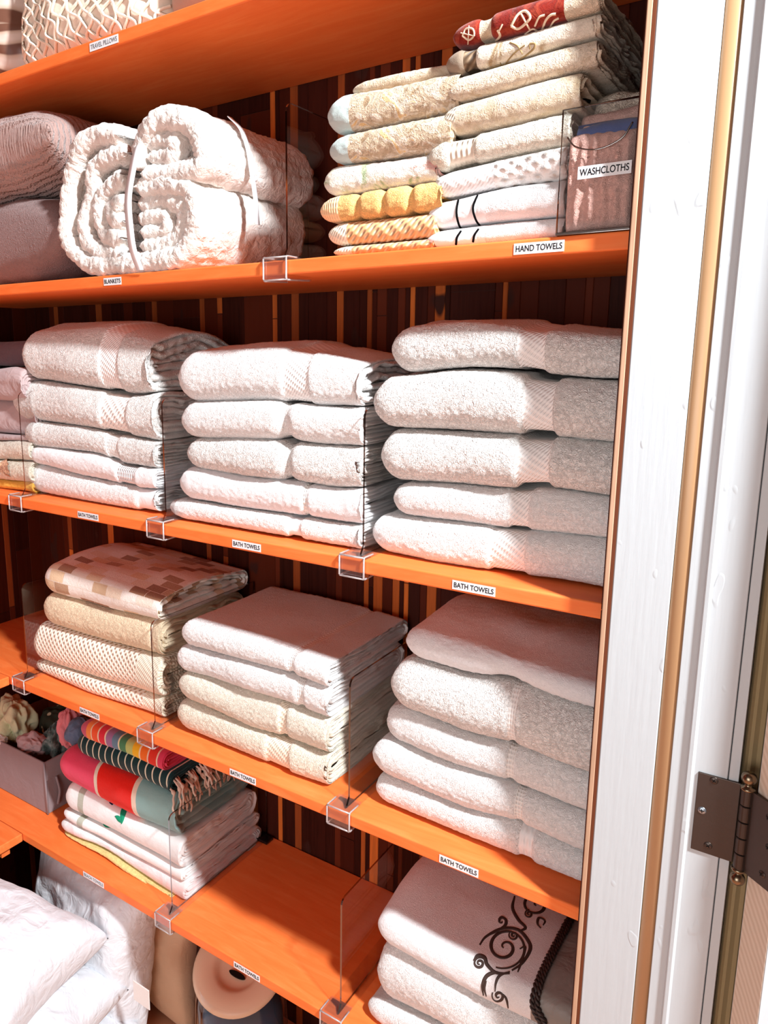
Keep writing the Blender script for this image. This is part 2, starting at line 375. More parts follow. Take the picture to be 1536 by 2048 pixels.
# hinge
BRONZE = m_plain('oil_rubbed_bronze', (.30, .26, .24), .38, .5, metal=.75, bump=.0003, bs=150)
BRASS = m_plain('worn_antique_brass', (.52, .46, .38), .25, .6, metal=.95)
STEEL = m_plain('steel_screw_metal', (.62, .66, .70), .3, .5, metal=.9)
HZ0, HZ1 = -.2455, -.1556; hz = (HZ0 + HZ1)/2
hinge = empty('door_hinge', (HX, HY, HZ0), 'dark bronze butt hinge with ball finials on the white door jamb', 'hinge')
YL = YJ - .0022
def screw(par, c, nrm, mat, name='screw', rot=.5):
    bm = bmesh.new(); nrm = V(nrm).normalized()
    lathe(bm, [(0, .0012), (.0022, .0011), (.0036, .0006), (.0041, 0), (.0041, -.0004)], c, 20, nrm)
    a = nrm.orthogonal().normalized(); b = nrm.cross(a)
    a, b = a*math.cos(rot) + b*math.sin(rot), b*math.cos(rot) - a*math.sin(rot)
    o = child(bm_obj(name, bm, mat, None, True), par)
    bm = bmesh.new()
    for t, u in ((a, b), (b, a)):
        P = [V(c) + nrm*.00125 + t*s1*.0022 + u*s2*.0004 for s1, s2 in ((-1, -1), (1, -1), (1, 1), (-1, 1))]
        Q = [p_ + nrm*.0002 for p_ in P]; vv = [bm.verts.new(p_) for p_ in P+Q]
        bm.faces.new(vv[4:]); [bm.faces.new((vv[i], vv[(i+1) % 4], vv[4+(i+1) % 4], vv[4+i])) for i in range(4)]
    o2 = bm_obj('screw_slot', bm, m_black, None, False); o2.parent = o
    return o
m_black = m_plain('black_recess', (.03, .03, .03), .6, .2)
bm = bmesh.new(); box(bm, .4130, .4525, YL - .0018, YL + .0004, HZ0, HZ1, .0007)
leaf = child(bm_obj('jamb_leaf', bm, BRONZE), hinge)
for i, (px_, py_) in enumerate(((1428, 1561), (1404, 1621), (1416, 1691))):
    c = at(px_, py_, YL - .0018); screw(hinge, c, (0, -1, 0), BRONZE if i != 1 else STEEL, rot=.3 + i*.6)
bm = bmesh.new(); l0 = V((HX, HY, 0)) + ed*.003
for (a, b) in ((.0, .033),):
    c0 = l0 + ed*a - ds*.0028 + V((.006, .004, 0)); c1 = l0 + ed*b - ds*.0028 + V((.006, .004, 0)); c0 = V((HX, HY, 0)); 
    prism(bm, [(c0.x, c0.y), (c1.x, c1.y), (c1.x + ds.x*.0022, c1.y + ds.y*.0022), (c0.x + ds.x*.0022, c0.y + ds.y*.0022)], 'z', HZ0, HZ1)
child(bm_obj('door_leaf', bm, BRONZE), hinge)
for zz in (.075, .045, .013):
    c = V((HX, HY, HZ0 + zz)) + ed*(.026 if zz != .045 else .030) - ds*.0012 + V((.0048, .0032, 0))*.8
    screw(hinge, c, -ds, BRONZE, rot=.2)
for i in range(5):
    a = HZ0 + .018*i + .0004; b = a + .0172
    bm = bmesh.new(); lathe(bm, [(0, a), (.0052, a), (.0058, a + .0006), (.0058, b - .0006), (.0052, b), (0, b)], (HX, HY, 0), 24)
    child(bm_obj('knuckle', bm, BRONZE, None, False), hinge)
for sgn, zz in ((1, HZ1), (-1, HZ0)):
    bm = bmesh.new(); pf = [(0, -.002), (.0066, -.001), (.0072, .0008), (.0066, .0022), (.0036, .0032), (.0034, .005)] + [(.0072*math.sin(t), .0118 - .0072*math.cos(t)) for t in np.linspace(.5, math.pi, 12)]
    lathe(bm, [(r, z*sgn) for r, z in pf], (HX, HY, zz), 24); child(bm_obj('ball_finial', bm, BRASS, None, True), hinge)

# ------------------------------------------------------------------ towels
def smooth_interp(pts):
    P = sorted((p[0], p[1]) for p in pts); X = np.array([p[0] for p in P]); Y = np.array([p[1] for p in P])
    def f(x):
        r = 0
        for dx, wt in ((-.02, .2), (-.01, .2), (0, .2), (.01, .2), (.02, .2)): r = r + wt*np.interp(x + dx, X, Y)
        return r
    return f
def towel(name, label, cat, group, bot, top, xl, xr, yf, depth, mat, border=None, bmat=None, seed=1, rl=.03, fluff=1.0, wav=1.0,
          dome=0., dx=.0028, grooves=4, gamp=.007, cap=True, pinch=.0035, hem=None, hmat=None, ry=None, crease=(), tilt=0., extra=None, slump=0.):
    # cross-section (y, t) of a folded pad, swept along x
    nf = max(22, int(90*min(1., .05/.05)));
    th_ = np.linspace(-math.pi/2, math.pi/2, nf); cs = np.cos(th_); sn = np.sin(th_)
    fy = 1 - np.sign(cs)*np.abs(cs)**.85; ft = np.sign(sn)*np.abs(sn)**.9
    nt = 44; ty = np.linspace(0, 1, nt+2)[1:-1]
    nb = 9; tb = np.linspace(math.pi/2, -math.pi/2, nb); by = np.cos(tb); bt = np.sin(tb)
    nbo = 14; boy = np.linspace(1, 0, nbo+2)[1:-1]
    # components: front offset weight a (in ry), flat coordinate b (0 front..1 back), back bulge c
    A = np.concatenate([fy, np.ones(nt), np.ones(nb), np.ones(nbo)]); B = np.concatenate([np.zeros(nf), ty, np.ones(nb), boy])
    Cc = np.concatenate([np.zeros(nf+nt), by, np.zeros(nbo)]); T = np.concatenate([ft, np.ones(nt), bt, -np.ones(nbo)])
    nu = len(A)
    L = xr - xl; nx = max(12, int(L/dx))
    e = np.linspace(0, 1, nx+1)
    xs = xl + L*(e - .5*0) ; k = np.clip((xs - xl)/rl, 0, 1)
    # finer spacing at the left end
    xs = xl + rl*(1 - np.cos(np.linspace(0, math.pi/2, 14)));  xs = np.concatenate([xs, np.linspace(xl + rl, xr, nx)[1:]])
    s = np.sqrt(np.clip(1 - (1 - np.clip((xs - xl)/rl, 0, 1))**2, 0, 1)); s = np.maximum(s**.8, .02)
    re = .006; sr = 1 - .10*np.clip(1 - (xr - xs)/re, 0, 1)**2
    zb = bot(xs) + .0006; zt = top(xs) - .0006; h = zt - zb; mid = (zt + zb)/2
    ryv = (ry or .62)*h/2 + .006
    nx = len(xs)
    xx, _ = np.meshgrid(xs, A, indexing='ij')
    S = (s*sr)[:, None]; H = h[:, None]
    yy = yf + ryv[:, None]*A[None]*1.0 + (1-s[:, None])*.5*rl*(1 - 2*B[None])*1.0 + B[None]*(depth - 2*ryv[:, None]) + Cc[None]*ryv[:, None]
    tt = T[None]*S
    def zof(x_, y_, t_, H_, M_):
        bb = np.clip((y_ - yf)/depth, 0, 1)
        return M_ + t_*H_/2 + dome*np.sin(math.pi*np.clip(bb*1.1, 0, 1))*(t_+1)/2 - slump*bb**2*(t_+1)/2 + tilt*bb
    zz = zof(xx, yy, tt, H, mid[:, None])
    G = [np.stack([xx, yy, zz], -1)]
    for cx_, cw, cd in crease:
        g = np.exp(-((xx - cx_)/cw)**2); zz += -g*cd*tt*.6; yy += g*cd*(1-B[None])*np.clip(1-A[None], 0, 1)
    P = np.stack([xx, yy, zz], -1)
    # normals
    def normals(P):
        du = np.roll(P, -1, 1) - np.roll(P, 1, 1); dv = np.gradient(P, axis=0)
        n = np.cross(dv, du); return n/(np.linalg.norm(n, axis=2, keepdims=True) + 1e-9)
    n = normals(P)
    if n[nx//2, nf//2, 1] > 0: n = -n
    bw = np.zeros_like(xx)
    if border:
        b0, b1 = border; bw = 1/(1+np.exp(-(xx-b0)/.0012)) * 1/(1+np.exp((xx-b1)/.0012))
    disp = (noise3(xx, yy, zz, .0042, seed)*.0006 + noise3(xx, yy, zz, .011, seed+1)*.0002)*fluff*(1 - bw*.92)
    disp += (noise3(xx*.6, yy, zz, .05, seed+2)*.0035 + noise3(xx*.5, yy*1.2, zz, .11, seed+3)*.005)*wav*np.clip(1 - .6*np.abs(T[None])**4, 0, 1)
    disp += noise3(xx*.8, yy, 0*zz, .07, seed+5)*.004*wav*(T[None] > .95)*np.clip((B[None])*4, 0, 1)
    disp -= bw*pinch
    P = P + n*disp[..., None]
    verts = P.reshape(-1, 3); UV = np.stack([xx, 0*xx], -1)
    arc = np.concatenate([[0], np.cumsum(np.linalg.norm(np.diff(P[nx//2], axis=0), axis=1))])
    UV[..., 1] = arc[None]; uv = UV.reshape(-1, 2)
    faces = []; fx = []
    idx = np.arange(nx*nu).reshape(nx, nu)
    a = idx[:-1]; b = idx[1:]; r = lambda q_: np.roll(q_, -1, 1)
    quads = np.stack([a, r(a), r(b), b], -1).reshape(-1, 4); qx = np.repeat((xs[:-1] + xs[1:])/2, nu)
    capq = np.zeros((0, 4), int)
    if cap:
        nr = 30; rings = [idx[-1]]; base = len(verts); allv = []; uvs = []
        rnd = np.random.RandomState(seed*7+3); lay = rnd.uniform(-1, 1, 64)
        Hh = h[-1]; M = mid[-1]; rv = ryv[-1]
        yend = P[-1, :, 1]; zend = P[-1, :, 2]
        for kk in range(1, nr+1):
            d = kk/nr; dd = d
            tk = T*(1-dd)*.9
            yk = yf + rv*(A*(1-dd) + dd) + B*(depth - 2*rv) + Cc*rv*(1-dd)
            wob = noise3(yk*1.0, 0*yk + seed, 0*yk, .03, seed+9)
            ph = dd*grooves + wob*.35 + (T > 0)*.37*0
            tk = tk + wob*.10*dd*(1-dd)*4
            g = np.abs(np.sin(math.pi*ph)); li = np.clip(np.floor(ph + (T > 0)*7), 0, 40).astype(int)
            xo = -gamp*(1-g**.45) + lay[li]*gamp*.55*np.minimum(1, dd*3) - .4*gamp*dd + noise3(yk, 0*yk, tk*Hh, .012, seed+4)*gamp*.25
            zk = zof(0, yk, tk, Hh, M)
            allv.append(np.stack([xr + xo, yk, zk], -1)); uvs.append(np.stack([xr + 0*xo, arc], -1))
            rings.append(base + (kk-1)*nu + np.arange(nu))
        verts = np.concatenate([verts] + allv); uv = np.concatenate([uv] + uvs)
        cq = []
        for kk in range(nr):
            a = rings[kk]; b = rings[kk+1]; cq.append(np.stack([a, np.roll(a, -1), np.roll(b, -1), b], -1))
        capq = np.concatenate(cq)
    allq = np.concatenate([quads, capq]); ax = np.concatenate([qx, np.full(len(capq), 8.)])
    cen = verts[allq[:, 0]]
    # origin at base centre
    org = np.array([(xl + xr)/2, yf + depth/2, verts[:, 2].min()])
    verts = verts - org
    def sub(nm, mask, mt):
        q_ = allq[mask]; u_, inv = np.unique(q_.ravel(), return_inverse=True); vv = verts[u_]
        me = bpy.data.meshes.new(nm); me.vertices.add(len(vv)); me.vertices.foreach_set('co', vv.astype(np.float32).ravel())
        me.loops.add(len(inv)); me.loops.foreach_set('vertex_index', inv.astype(np.int32))
        me.polygons.add(len(q_)); me.polygons.foreach_set('loop_start', np.arange(0, len(inv), 4, dtype=np.int32))
        me.update(calc_edges=True); me.validate()
        l = me.uv_layers.new(name='UVMap'); ii = np.zeros(len(me.loops), dtype=np.int32); me.loops.foreach_get('vertex_index', ii)
        l.data.foreach_set('uv', uv[u_].astype(np.float32)[ii].ravel())
        return link(nm, me, mt)
    mb = np.zeros(len(allq), bool); mh = np.zeros(len(allq), bool)
    if border: mb = (ax > border[0]) & (ax < border[1])
    if hem: mh = (ax > hem[0]) & (ax < hem[1]) & ~mb
    o = sub(name, ~(mb | mh), mat); o.location = org; tag(o, label, cat, group)
    if border:
        c = sub('woven_border', mb, bmat or BORDER); c.parent = o
    if hem:
        c = sub('hem', mh, hmat or BORDER2); c.parent = o
    o['_'] = 0; del o['_']
    return o
def const(z): return lambda x: np.zeros_like(np.asarray(x, float)) + z

def stack(shelf, yf, items, xr_px, depth=.245, name='bath_towel', cat='towel', group=None, Y=.02, gap=0):
    """items top to bottom: dict(top=[px..] only for first, bot=[px...] or None (rests on shelf), l=(px,py), ...)"""
    prev = None; res = []
    for i, it in enumerate(items):
        y0 = it.get('yf', yf)
        tp = smooth_interp([(p.x, p.z) for p in (at(a, b, yf + Y) for a, b in it['top'])]) if 'top' in it else prev
        bt = const(Z[shelf] + .0008) if it.get('bot') is None else smooth_interp([(p.x, p.z) for p in (at(a, b, yf + Y) for a, b in it['bot'])])
        xl = at(*it['l'], y0 + .028).x; xr_ = it['xr'] if 'xr' in it else (at(xr_px[0], xr_px[1], yf).x if not isinstance(xr_px, float) else xr_px)
        _g = {'bath_towel': 'folded bath towels stacked on the shelves', 'hand_towel': 'folded hand towels on the second shelf', 'beach_towel': 'folded beach towels on the lowest shelf', 'pillowcase': 'pillowcases at the far left of the middle shelf'}[it.get('name', name)]
        kw = {k: it[k] for k in it if k not in ('top', 'bot', 'l', 'xr', 'yf', 'label', 'mat', 'b', 'name', 'cat', 'd', 'h')}
        if 'b' in it: kw['border'] = tuple(at(q_, it['l'][1], y0).x for q_ in it['b'])
        if 'h' in it: kw['hem'] = tuple(at(q_, it['l'][1], y0).x if q_ < 9000 else 9. for q_ in it['h'])
        o = towel(it.get('name', name), it['label'], it.get('cat', cat), _g, bt, tp, xl, xr_, y0, it.get('d', depth), it['mat'], **{k: v for k, v in kw.items() if k != 'group'})
        res.append(o); prev = bt
    return res
G = 'white bath towels stacked on the shelves'
# --- middle shelf, left stack
stack(3, .040, [
 dict(top=[(80, 672), (200, 664), (300, 692), (372, 700)], bot=[(88, 760), (190, 777), (237, 784), (271, 791), (330, 782)], l=(62, 718), mat=WHITE2, b=(193, 228), seed=11, dome=.026, xr=-.462, gamp=.012, grooves=3, label='white bath towel topmost in the left stack of the middle shelf', fluff=1.0, d=.25),
 dict(bot=[(91, 843), (190, 855), (247, 868), (325, 885)], l=(34, 790), mat=WHITE2, b=(194, 246), bmat=m_weave('basket_weave_band', (.965, .95, .93), 300, .785, .002), seed=12, label='fluffy cream-white towel with basket-weave band, second in middle shelf left stack', rl=.045),
 dict(bot=[(78, 892), (203, 907), (247, 926), (311, 936)], l=(67, 864), mat=WHITE2, b=(206, 228), bmat=BORDER2, seed=13, label='white towel with narrow ribbed band, third in middle shelf left stack'),
 dict(bot=[(95, 928), (169, 950), (271, 970), (332, 977)], l=(77, 897), mat=WHITE3, b=(230, 266), bmat=m_weave('broad_ribs', (.96, .955, .96), 420, 0, .003), seed=14, label='thin white towel with broad raised ribs, fourth in middle shelf left stack'),
 dict(l=(74, 950), mat=WHITE, b=(269, 312), bmat=SAT, seed=15, label='white towel lying on the shelf at the bottom of the middle shelf left stack', gamp=.010),
], -.455, group=None)
# --- middle shelf, centre stack
stack(3, .030, [
 dict(top=[(395, 706), (560, 697), (700, 722), (760, 740)], bot=[(408, 804), (560, 801), (628, 811), (712, 813)], l=(374, 757), mat=WHITE, b=(560, 612), seed=21, dome=.012, xr=-.040, rl=.035, label='white towel with pale woven band topmost in the centre stack of the middle shelf', gamp=.010, grooves=3),
 dict(bot=[(408, 874), (509, 875), (594, 880), (645, 889), (726, 892)], l=(380, 834), mat=WHITE, seed=22, crease=((-.17, .012, .010),), label='white towel pinched in the middle, second in the middle shelf centre stack'),
 dict(bot=[(414, 935), (509, 952), (611, 961), (679, 975), (726, 974)], l=(393, 905), mat=WHITE2, seed=23, crease=((-.165, .010, .010),), gamp=.011, grooves=5, label='white towel with a rolled right end, third in the middle shelf centre stack'),
 dict(bot=[(398, 999), (475, 1012), (604, 1029), (692, 1043)], l=(377, 966), mat=WHITE3, b=(602, 612), bmat=BORDER2, seed=24, label='smooth white towel fourth in the middle shelf centre stack'),
 dict(l=(345, 1013), mat=WHITE, b=(572, 598), bmat=SAT, seed=25, rl=.06, label='slumped white towel sticking out left at the bottom of the middle shelf centre stack'),
], -.038, group=None)
# --- middle shelf, right stack
XS = .3005
stack(3, .038, [
 dict(top=[(815, 657), (930, 645), (1080, 662), (1240, 676)], bot=[(817, 749), (922, 736), (1024, 740), (1105, 752), (1239, 760)], l=(793, 702), mat=WHITE2, b=(1033, 1086), seed=31, dome=.01, label='thick white towel with dotted band topmost in the right stack of the middle shelf', rl=.035),
 dict(bot=[(802, 854), (959, 862), (1053, 867), (1123, 871), (1228, 882)], l=(762, 793), mat=WHITE2, b=(1043, 1108), seed=32, label='thick white towel with wide diagonal woven band, second in the middle shelf right stack', yf=.032, pinch=.006),
 dict(bot=[(813, 962), (922, 966), (1032, 975), (1105, 973), (1218, 991)], l=(774, 906), mat=WHITE2, b=(1032, 1099), seed=33, label='thick white towel with wide woven band, third in the middle shelf right stack', yf=.034, pinch=.006),
 dict(bot=[(820, 1031), (959, 1046), (1050, 1057), (1210, 1073)], l=(795, 994), mat=WHITE, b=(1015, 1056), seed=34, label='white towel with a double ribbed band, fourth in the middle shelf right stack'),
 dict(l=(757, 1064), mat=WHITE, b=(977, 1050), seed=35, label='white towel at the bottom of the middle shelf right stack', yf=.036),
], XS, group=None)

# --- fourth shelf, left stack
n = N('patchwork_towel'); br = n.n('ShaderNodeTexBrick'); n.l(n.co('UV'), br.inputs[0])
br.inputs['Scale'].default_value = 1; br.inputs['Brick Width'].default_value = .042; br.inputs['Row Height'].default_value = .021; br.inputs['Mortar Size'].default_value = .0007
br.inputs['Color1'].default_value = (1, 1, 1, 1); br.inputs['Color2'].default_value = (0, 0, 0, 1); br.inputs['Mortar'].default_value = (.35, .35, .35, 1); br.inputs['Bias'].default_value = .1; br.offset = .37
pc = n.ramp(br.outputs[0], [(0, lin((.62, .45, .34))), (.2, lin((.90, .80, .66))), (.4, lin((.93, .90, .86))), (.75, lin((.95, .93, .90)))])
PATCH = n.bsdf(pc, .9, .1, [(n.math('MULTIPLY', br.outputs[1], -1), .6, .002), (n.noise(n.co(), 300, 2, 1.5), .6, .002)], sheen=.2)
HONEY = m_honey('honeycomb_knit', (.97, .92, .85), (.82, .66, .52))
stack(4, .045, [
 dict(top=[(112, 1128), (220, 1160), (330, 1196)], bot=[(120, 1186), (219, 1216), (321, 1235)], l=(104, 1152), mat=PATCH, seed=41, fluff=.35, dome=.012, slump=-.004, label='patchwork cream and brown quilted towel topmost in the fourth shelf left stack', gamp=.014, grooves=2, d=.25, rl=.035, xr=-.461),
 dict(bot=[(139, 1256), (248, 1289), (306, 1303)], l=(105, 1219), mat=BEIGE, seed=42, label='plush butter-beige towel second in the fourth shelf left stack', b=(296, 300), bmat=BORDERC),
 dict(bot=[(98, 1318), (204, 1355), (292, 1376)], l=(84, 1292), mat=HONEY, h=(270, 9999), hmat=BORDERC, seed=43, fluff=.3, yf=.04, label='cream honeycomb-knit towel third in the fourth shelf left stack'),
 dict(l=(89, 1339), mat=HONEY, h=(283, 9999), hmat=BORDERC, seed=44, fluff=.3, label='cream honeycomb-knit towel at the bottom of the fourth shelf left stack'),
], -.465, group=None)
# --- fourth shelf, centre stack
stack(4, .030, [
 dict(top=[(385, 1238), (560, 1286), (690, 1332)], bot=[(391, 1290), (492, 1316), (577, 1338), (692, 1378)], l=(380, 1257), mat=WHITE, b=(573, 586), bmat=BORDER2, seed=51, label='white towel with flat shaded top, topmost in the fourth shelf centre stack', d=.262, wav=.8, rl=.02),
 dict(bot=[(394, 1343), (492, 1371), (590, 1404), (678, 1441)], l=(373, 1313), mat=WHITE, b=(590, 604), bmat=BORDER2, seed=52, label='white towel second in the fourth shelf centre stack', rl=.02),
 dict(bot=[(391, 1399), (509, 1453), (574, 1471), (658, 1503)], l=(374, 1371), mat=CREAM, b=(553, 568), bmat=BORDERC, seed=53, label='ivory towel with a frayed band, third in the fourth shelf centre stack'),
 dict(l=(366, 1422), mat=CREAM2, b=(527, 575), bmat=BORDERC, seed=54, label='cream towel at the bottom of the fourth shelf centre stack'),
], -.092, depth=.25, group=None)
# --- fourth shelf, right stack
stack(4, .040, [
 dict(top=[(832, 1252), (1000, 1300), (1190, 1362)], bot=[(838, 1313), (943, 1345), (1028, 1354), (1078, 1371), (1187, 1411)], l=(820, 1288), mat=WHITE3, seed=61, dome=.012, crease=((.18, .02, .006),), label='smooth white towel shaded by the board above, topmost in the fourth shelf right stack'),
 dict(bot=[(818, 1411), (943, 1462), (1028, 1479), (1177, 1538)], l=(796, 1363), mat=WHITE2, b=(1018, 1034), bmat=BORDER2, seed=62, yf=.034, label='thick fluffy white towel second in the fourth shelf right stack'),
 dict(bot=[(801, 1477), (909, 1520), (1024, 1555), (1170, 1616)], l=(779, 1441), mat=WHITE, b=(1016, 1032), bmat=BORDER2, seed=63, label='white towel third in the fourth shelf right stack'),
 dict(bot=[(787, 1547), (943, 1611), (1038, 1630), (1078, 1652), (1163, 1691)], l=(759, 1510), mat=WHITE, b=(1033, 1050), bmat=BORDER2, seed=64, yf=.036, label='white towel fourth in the fourth shelf right stack'),
 dict(l=(757, 1583), mat=WHITE, b=(1042, 1072), bmat=m_weave('crosshatch_band', (.965, .955, .95), 260, 0, .0015), seed=65, label='white towel with cross-hatched band at the bottom of the fourth shelf right stack'),
], XS, group=None)
# --- lowest shelf, right stack
emb = stack(5, .030, [
 dict(top=[(782, 1812), (879, 1872), (1000, 1935), (1075, 1975)], bot=[(785, 1880), (879, 1938), (972, 1993), (1070, 2036)], l=(768, 1852), mat=WHITE3, seed=71, fluff=.5, wav=.8, dome=.016, h=(1072, 9999), hmat=m_fabric('pewter_satin', (.58, .54, .51), 900, .0002, .006, .35), label='white towel with dark embroidered scrolls and pewter satin end, on the lowest shelf', rl=.03),
 dict(bot=[(777, 1997), (836, 2022), (950, 2075)], l=(760, 1960), mat=WHITE, seed=72, yf=.028, label='plain white towel directly under the embroidered one on the lowest shelf'),
 dict(l=(751, 2022), mat=WHITE, seed=73, label='white towel lying on the lowest shelf beneath two others'),
], XS, group=None)

# --- lowest shelf, beach towels
ga = [(0, (.10, .24, .25))]
for k in range(14):
    ga += [(.075 + .068*k, (.88, .86, .76)), (.087 + .068*k, (.08, .22, .23))]
_x = lambda px, py, y: at(px, py, y).x
GREEN = m_stripes('teal_green_striped', ga, _x(166, 1484, .08), -.46)
RAIN = m_stripes('rainbow_striped', [(0, (.78, .35, .45)), (.10, (.93, .55, .28)), (.16, (.92, .86, .74)), (.17, (.93, .36, .20)), (.245, (.92, .86, .74)), (.26, (.86, .20, .26)), (.33, (.92, .86, .74)), (.345, (.62, .45, .60)), (.42, (.40, .52, .60)), (.49, (.90, .86, .70)), (.505, (.30, .52, .36)), (.58, (.72, .76, .45)), (.66, (.93, .72, .16)), (.73, (.93, .86, .72)), (.745, (.93, .45, .16)), (.82, (.92, .80, .70)), (.835, (.86, .22, .16)), (.92, (.92, .80, .70)), (.935, (.84, .24, .36))], _x(182, 1462, .08), -.475)
REDT = m_stripes('pink_red_teal_blocks', [(0, (.90, .28, .40)), (.335, (.90, .84, .76)), (.362, (.90, .12, .07)), (.66, (.92, .82, .74)), (.695, (.55, .70, .69))], _x(137, 1540, .078), -.447)
WH_G = m_stripes('white_with_grey_band', [(0, (.96, .96, .95)), (.14, (.74, .76, .70)), (.19, (.965, .965, .96))], _x(143, 1592, .08), -.44)
MINT = m_blotch('pastel_white_cotton', [(.95, .95, .95), (.93, .95, .95), (.96, .88, .88), (.96, .96, .96)], 14, 300, .0015)
YEL = m_terry('pale_yellow_terry', (.95, .87, .58), 200, .003)
GB = None
bs = stack(5, .052, [
 dict(top=[(190, 1440), (300, 1487), (425, 1530)], bot=[(191, 1474), (273, 1504), (332, 1534), (391, 1554), (430, 1564)], l=(182, 1462), mat=RAIN, seed=81, fluff=.3, name='beach_towel', label='rainbow striped beach towel topmost in the pile on the lowest shelf', gamp=.008, xr=-.475, wav=1.3),
 dict(bot=[(175, 1508), (219, 1527), (300, 1562), (386, 1602)], l=(166, 1484), mat=GREEN, seed=82, fluff=.25, name='beach_towel', label='dark teal throw with cream stripes and knotted fringe in the beach towel pile', gamp=.006, xr=-.462, wav=1.2),
 dict(bot=[(157, 1567), (277, 1633), (365, 1670)], l=(137, 1540), mat=REDT, seed=83, fluff=.25, name='beach_towel', label='pink, red and pale teal colour-block beach towel in the pile', gamp=.012, grooves=3, xr=-.447, yf=.05),
 dict(bot=[(150, 1618), (240, 1662), (328, 1707)], l=(143, 1592), mat=WH_G, seed=84, fluff=.25, name='beach_towel', label='white beach towel with grey band and green leaf motif', gamp=.008, xr=-.440),
 dict(bot=[(146, 1633), (235, 1682), (330, 1730)], l=(140, 1630), mat=WH_G, seed=85, fluff=.25, name='beach_towel', label='thin white cloth with grey band beneath the leaf-motif beach towel', gamp=.008, xr=-.437),
 dict(bot=[(150, 1655), (240, 1700), (338, 1766)], l=(139, 1650), mat=MINT, seed=86, fluff=.5, name='beach_towel', label='white beach towel with faint pastel blotches above the yellow one', gamp=.012, xr=-.430, yf=.048),
 dict(l=(143, 1668), mat=YEL, seed=87, yf=.044, name='beach_towel', label='pale yellow towel flat on the lowest shelf under the beach towels', xr=-.46),
], -.445, depth=.235, group=None)

# --- second shelf, hand towels (left column)
FLO = m_blotch('beige_floral_jacquard', [(.66, .55, .43), (.84, .76, .66), (.74, .65, .54), (.90, .85, .78), (.88, .74, .54)], 34, 210, .004)
ROSE = m_blotch('pink_rose_floral', [(.66, .72, .56), (.94, .91, .85), (.95, .93, .90), (.95, .92, .88), (.90, .66, .62)], 17, 240, .003)
AQUA = m_fabric('pale_aqua_band', (.76, .82, .81))
APR = m_weave('apricot_woven_checks', (.97, .84, .68), 300, .785, .003, (.93, .70, .48))
TANW = m_blotch('beige_striped_fold', [(.80, .70, .58), (.90, .84, .76)], 24, 220, .003)
SX = .0755
HT = 'hand_towel'
stack(2, .018, [
 dict(top=[(724, 158), (800, 140), (900, 122)], bot=[(716, 186), (800, 172), (900, 152)], l=(719, 172), mat=TANW, seed=101, name=HT, d=.16, xr=.100, label='thin beige hand towel topmost in the left hand towel stack', yf=.04, fluff=.6),
 dict(bot=[(696, 273), (800, 252), (901, 231)], l=(669, 232), mat=FLO, seed=102, name=HT, h=(-999, 697), hmat=AQUA, label='beige floral hand towel with pale aqua end, upper of two in left stack', gamp=.010, grooves=3, xr=.096),
 dict(bot=[(681, 332), (780, 322), (877, 310)], l=(674, 303), mat=FLO, seed=103, name=HT, h=(-999, 695), hmat=AQUA, label='beige floral hand towel with pale aqua end, lower of two in left stack', xr=.090),
 dict(bot=[(671, 397), (780, 382), (882, 365)], l=(659, 357), mat=ROSE, seed=104, name=HT, label='white hand towel with pink roses and green leaves in left stack'),
 dict(bot=[(666, 449), (780, 437), (886, 426)], l=(655, 421), mat=ORANGE, seed=105, name=HT, crease=((-.038, .005, .006), (.0, .005, .006), (.037, .005, .006)), h=(-999, 676), hmat=m_weave('apricot_hem', (.98, .84, .66), 500, 0, .001), label='apricot orange hand towel with segmented ridges in left stack', yf=.014, xr=.08),
 dict(bot=[(679, 495), (780, 486), (867, 478)], l=(670, 466), mat=APR, seed=106, name=HT, fluff=.4, h=(-999, 690), hmat=BORDERC, label='peach checked-weave hand towel second from bottom of left stack'),
 dict(l=(677, 508), mat=APR, seed=107, name=HT, fluff=.4, h=(-999, 700), hmat=BORDERC, label='peach checked-weave hand towel at the bottom of left stack'),
], .072, depth=.18)
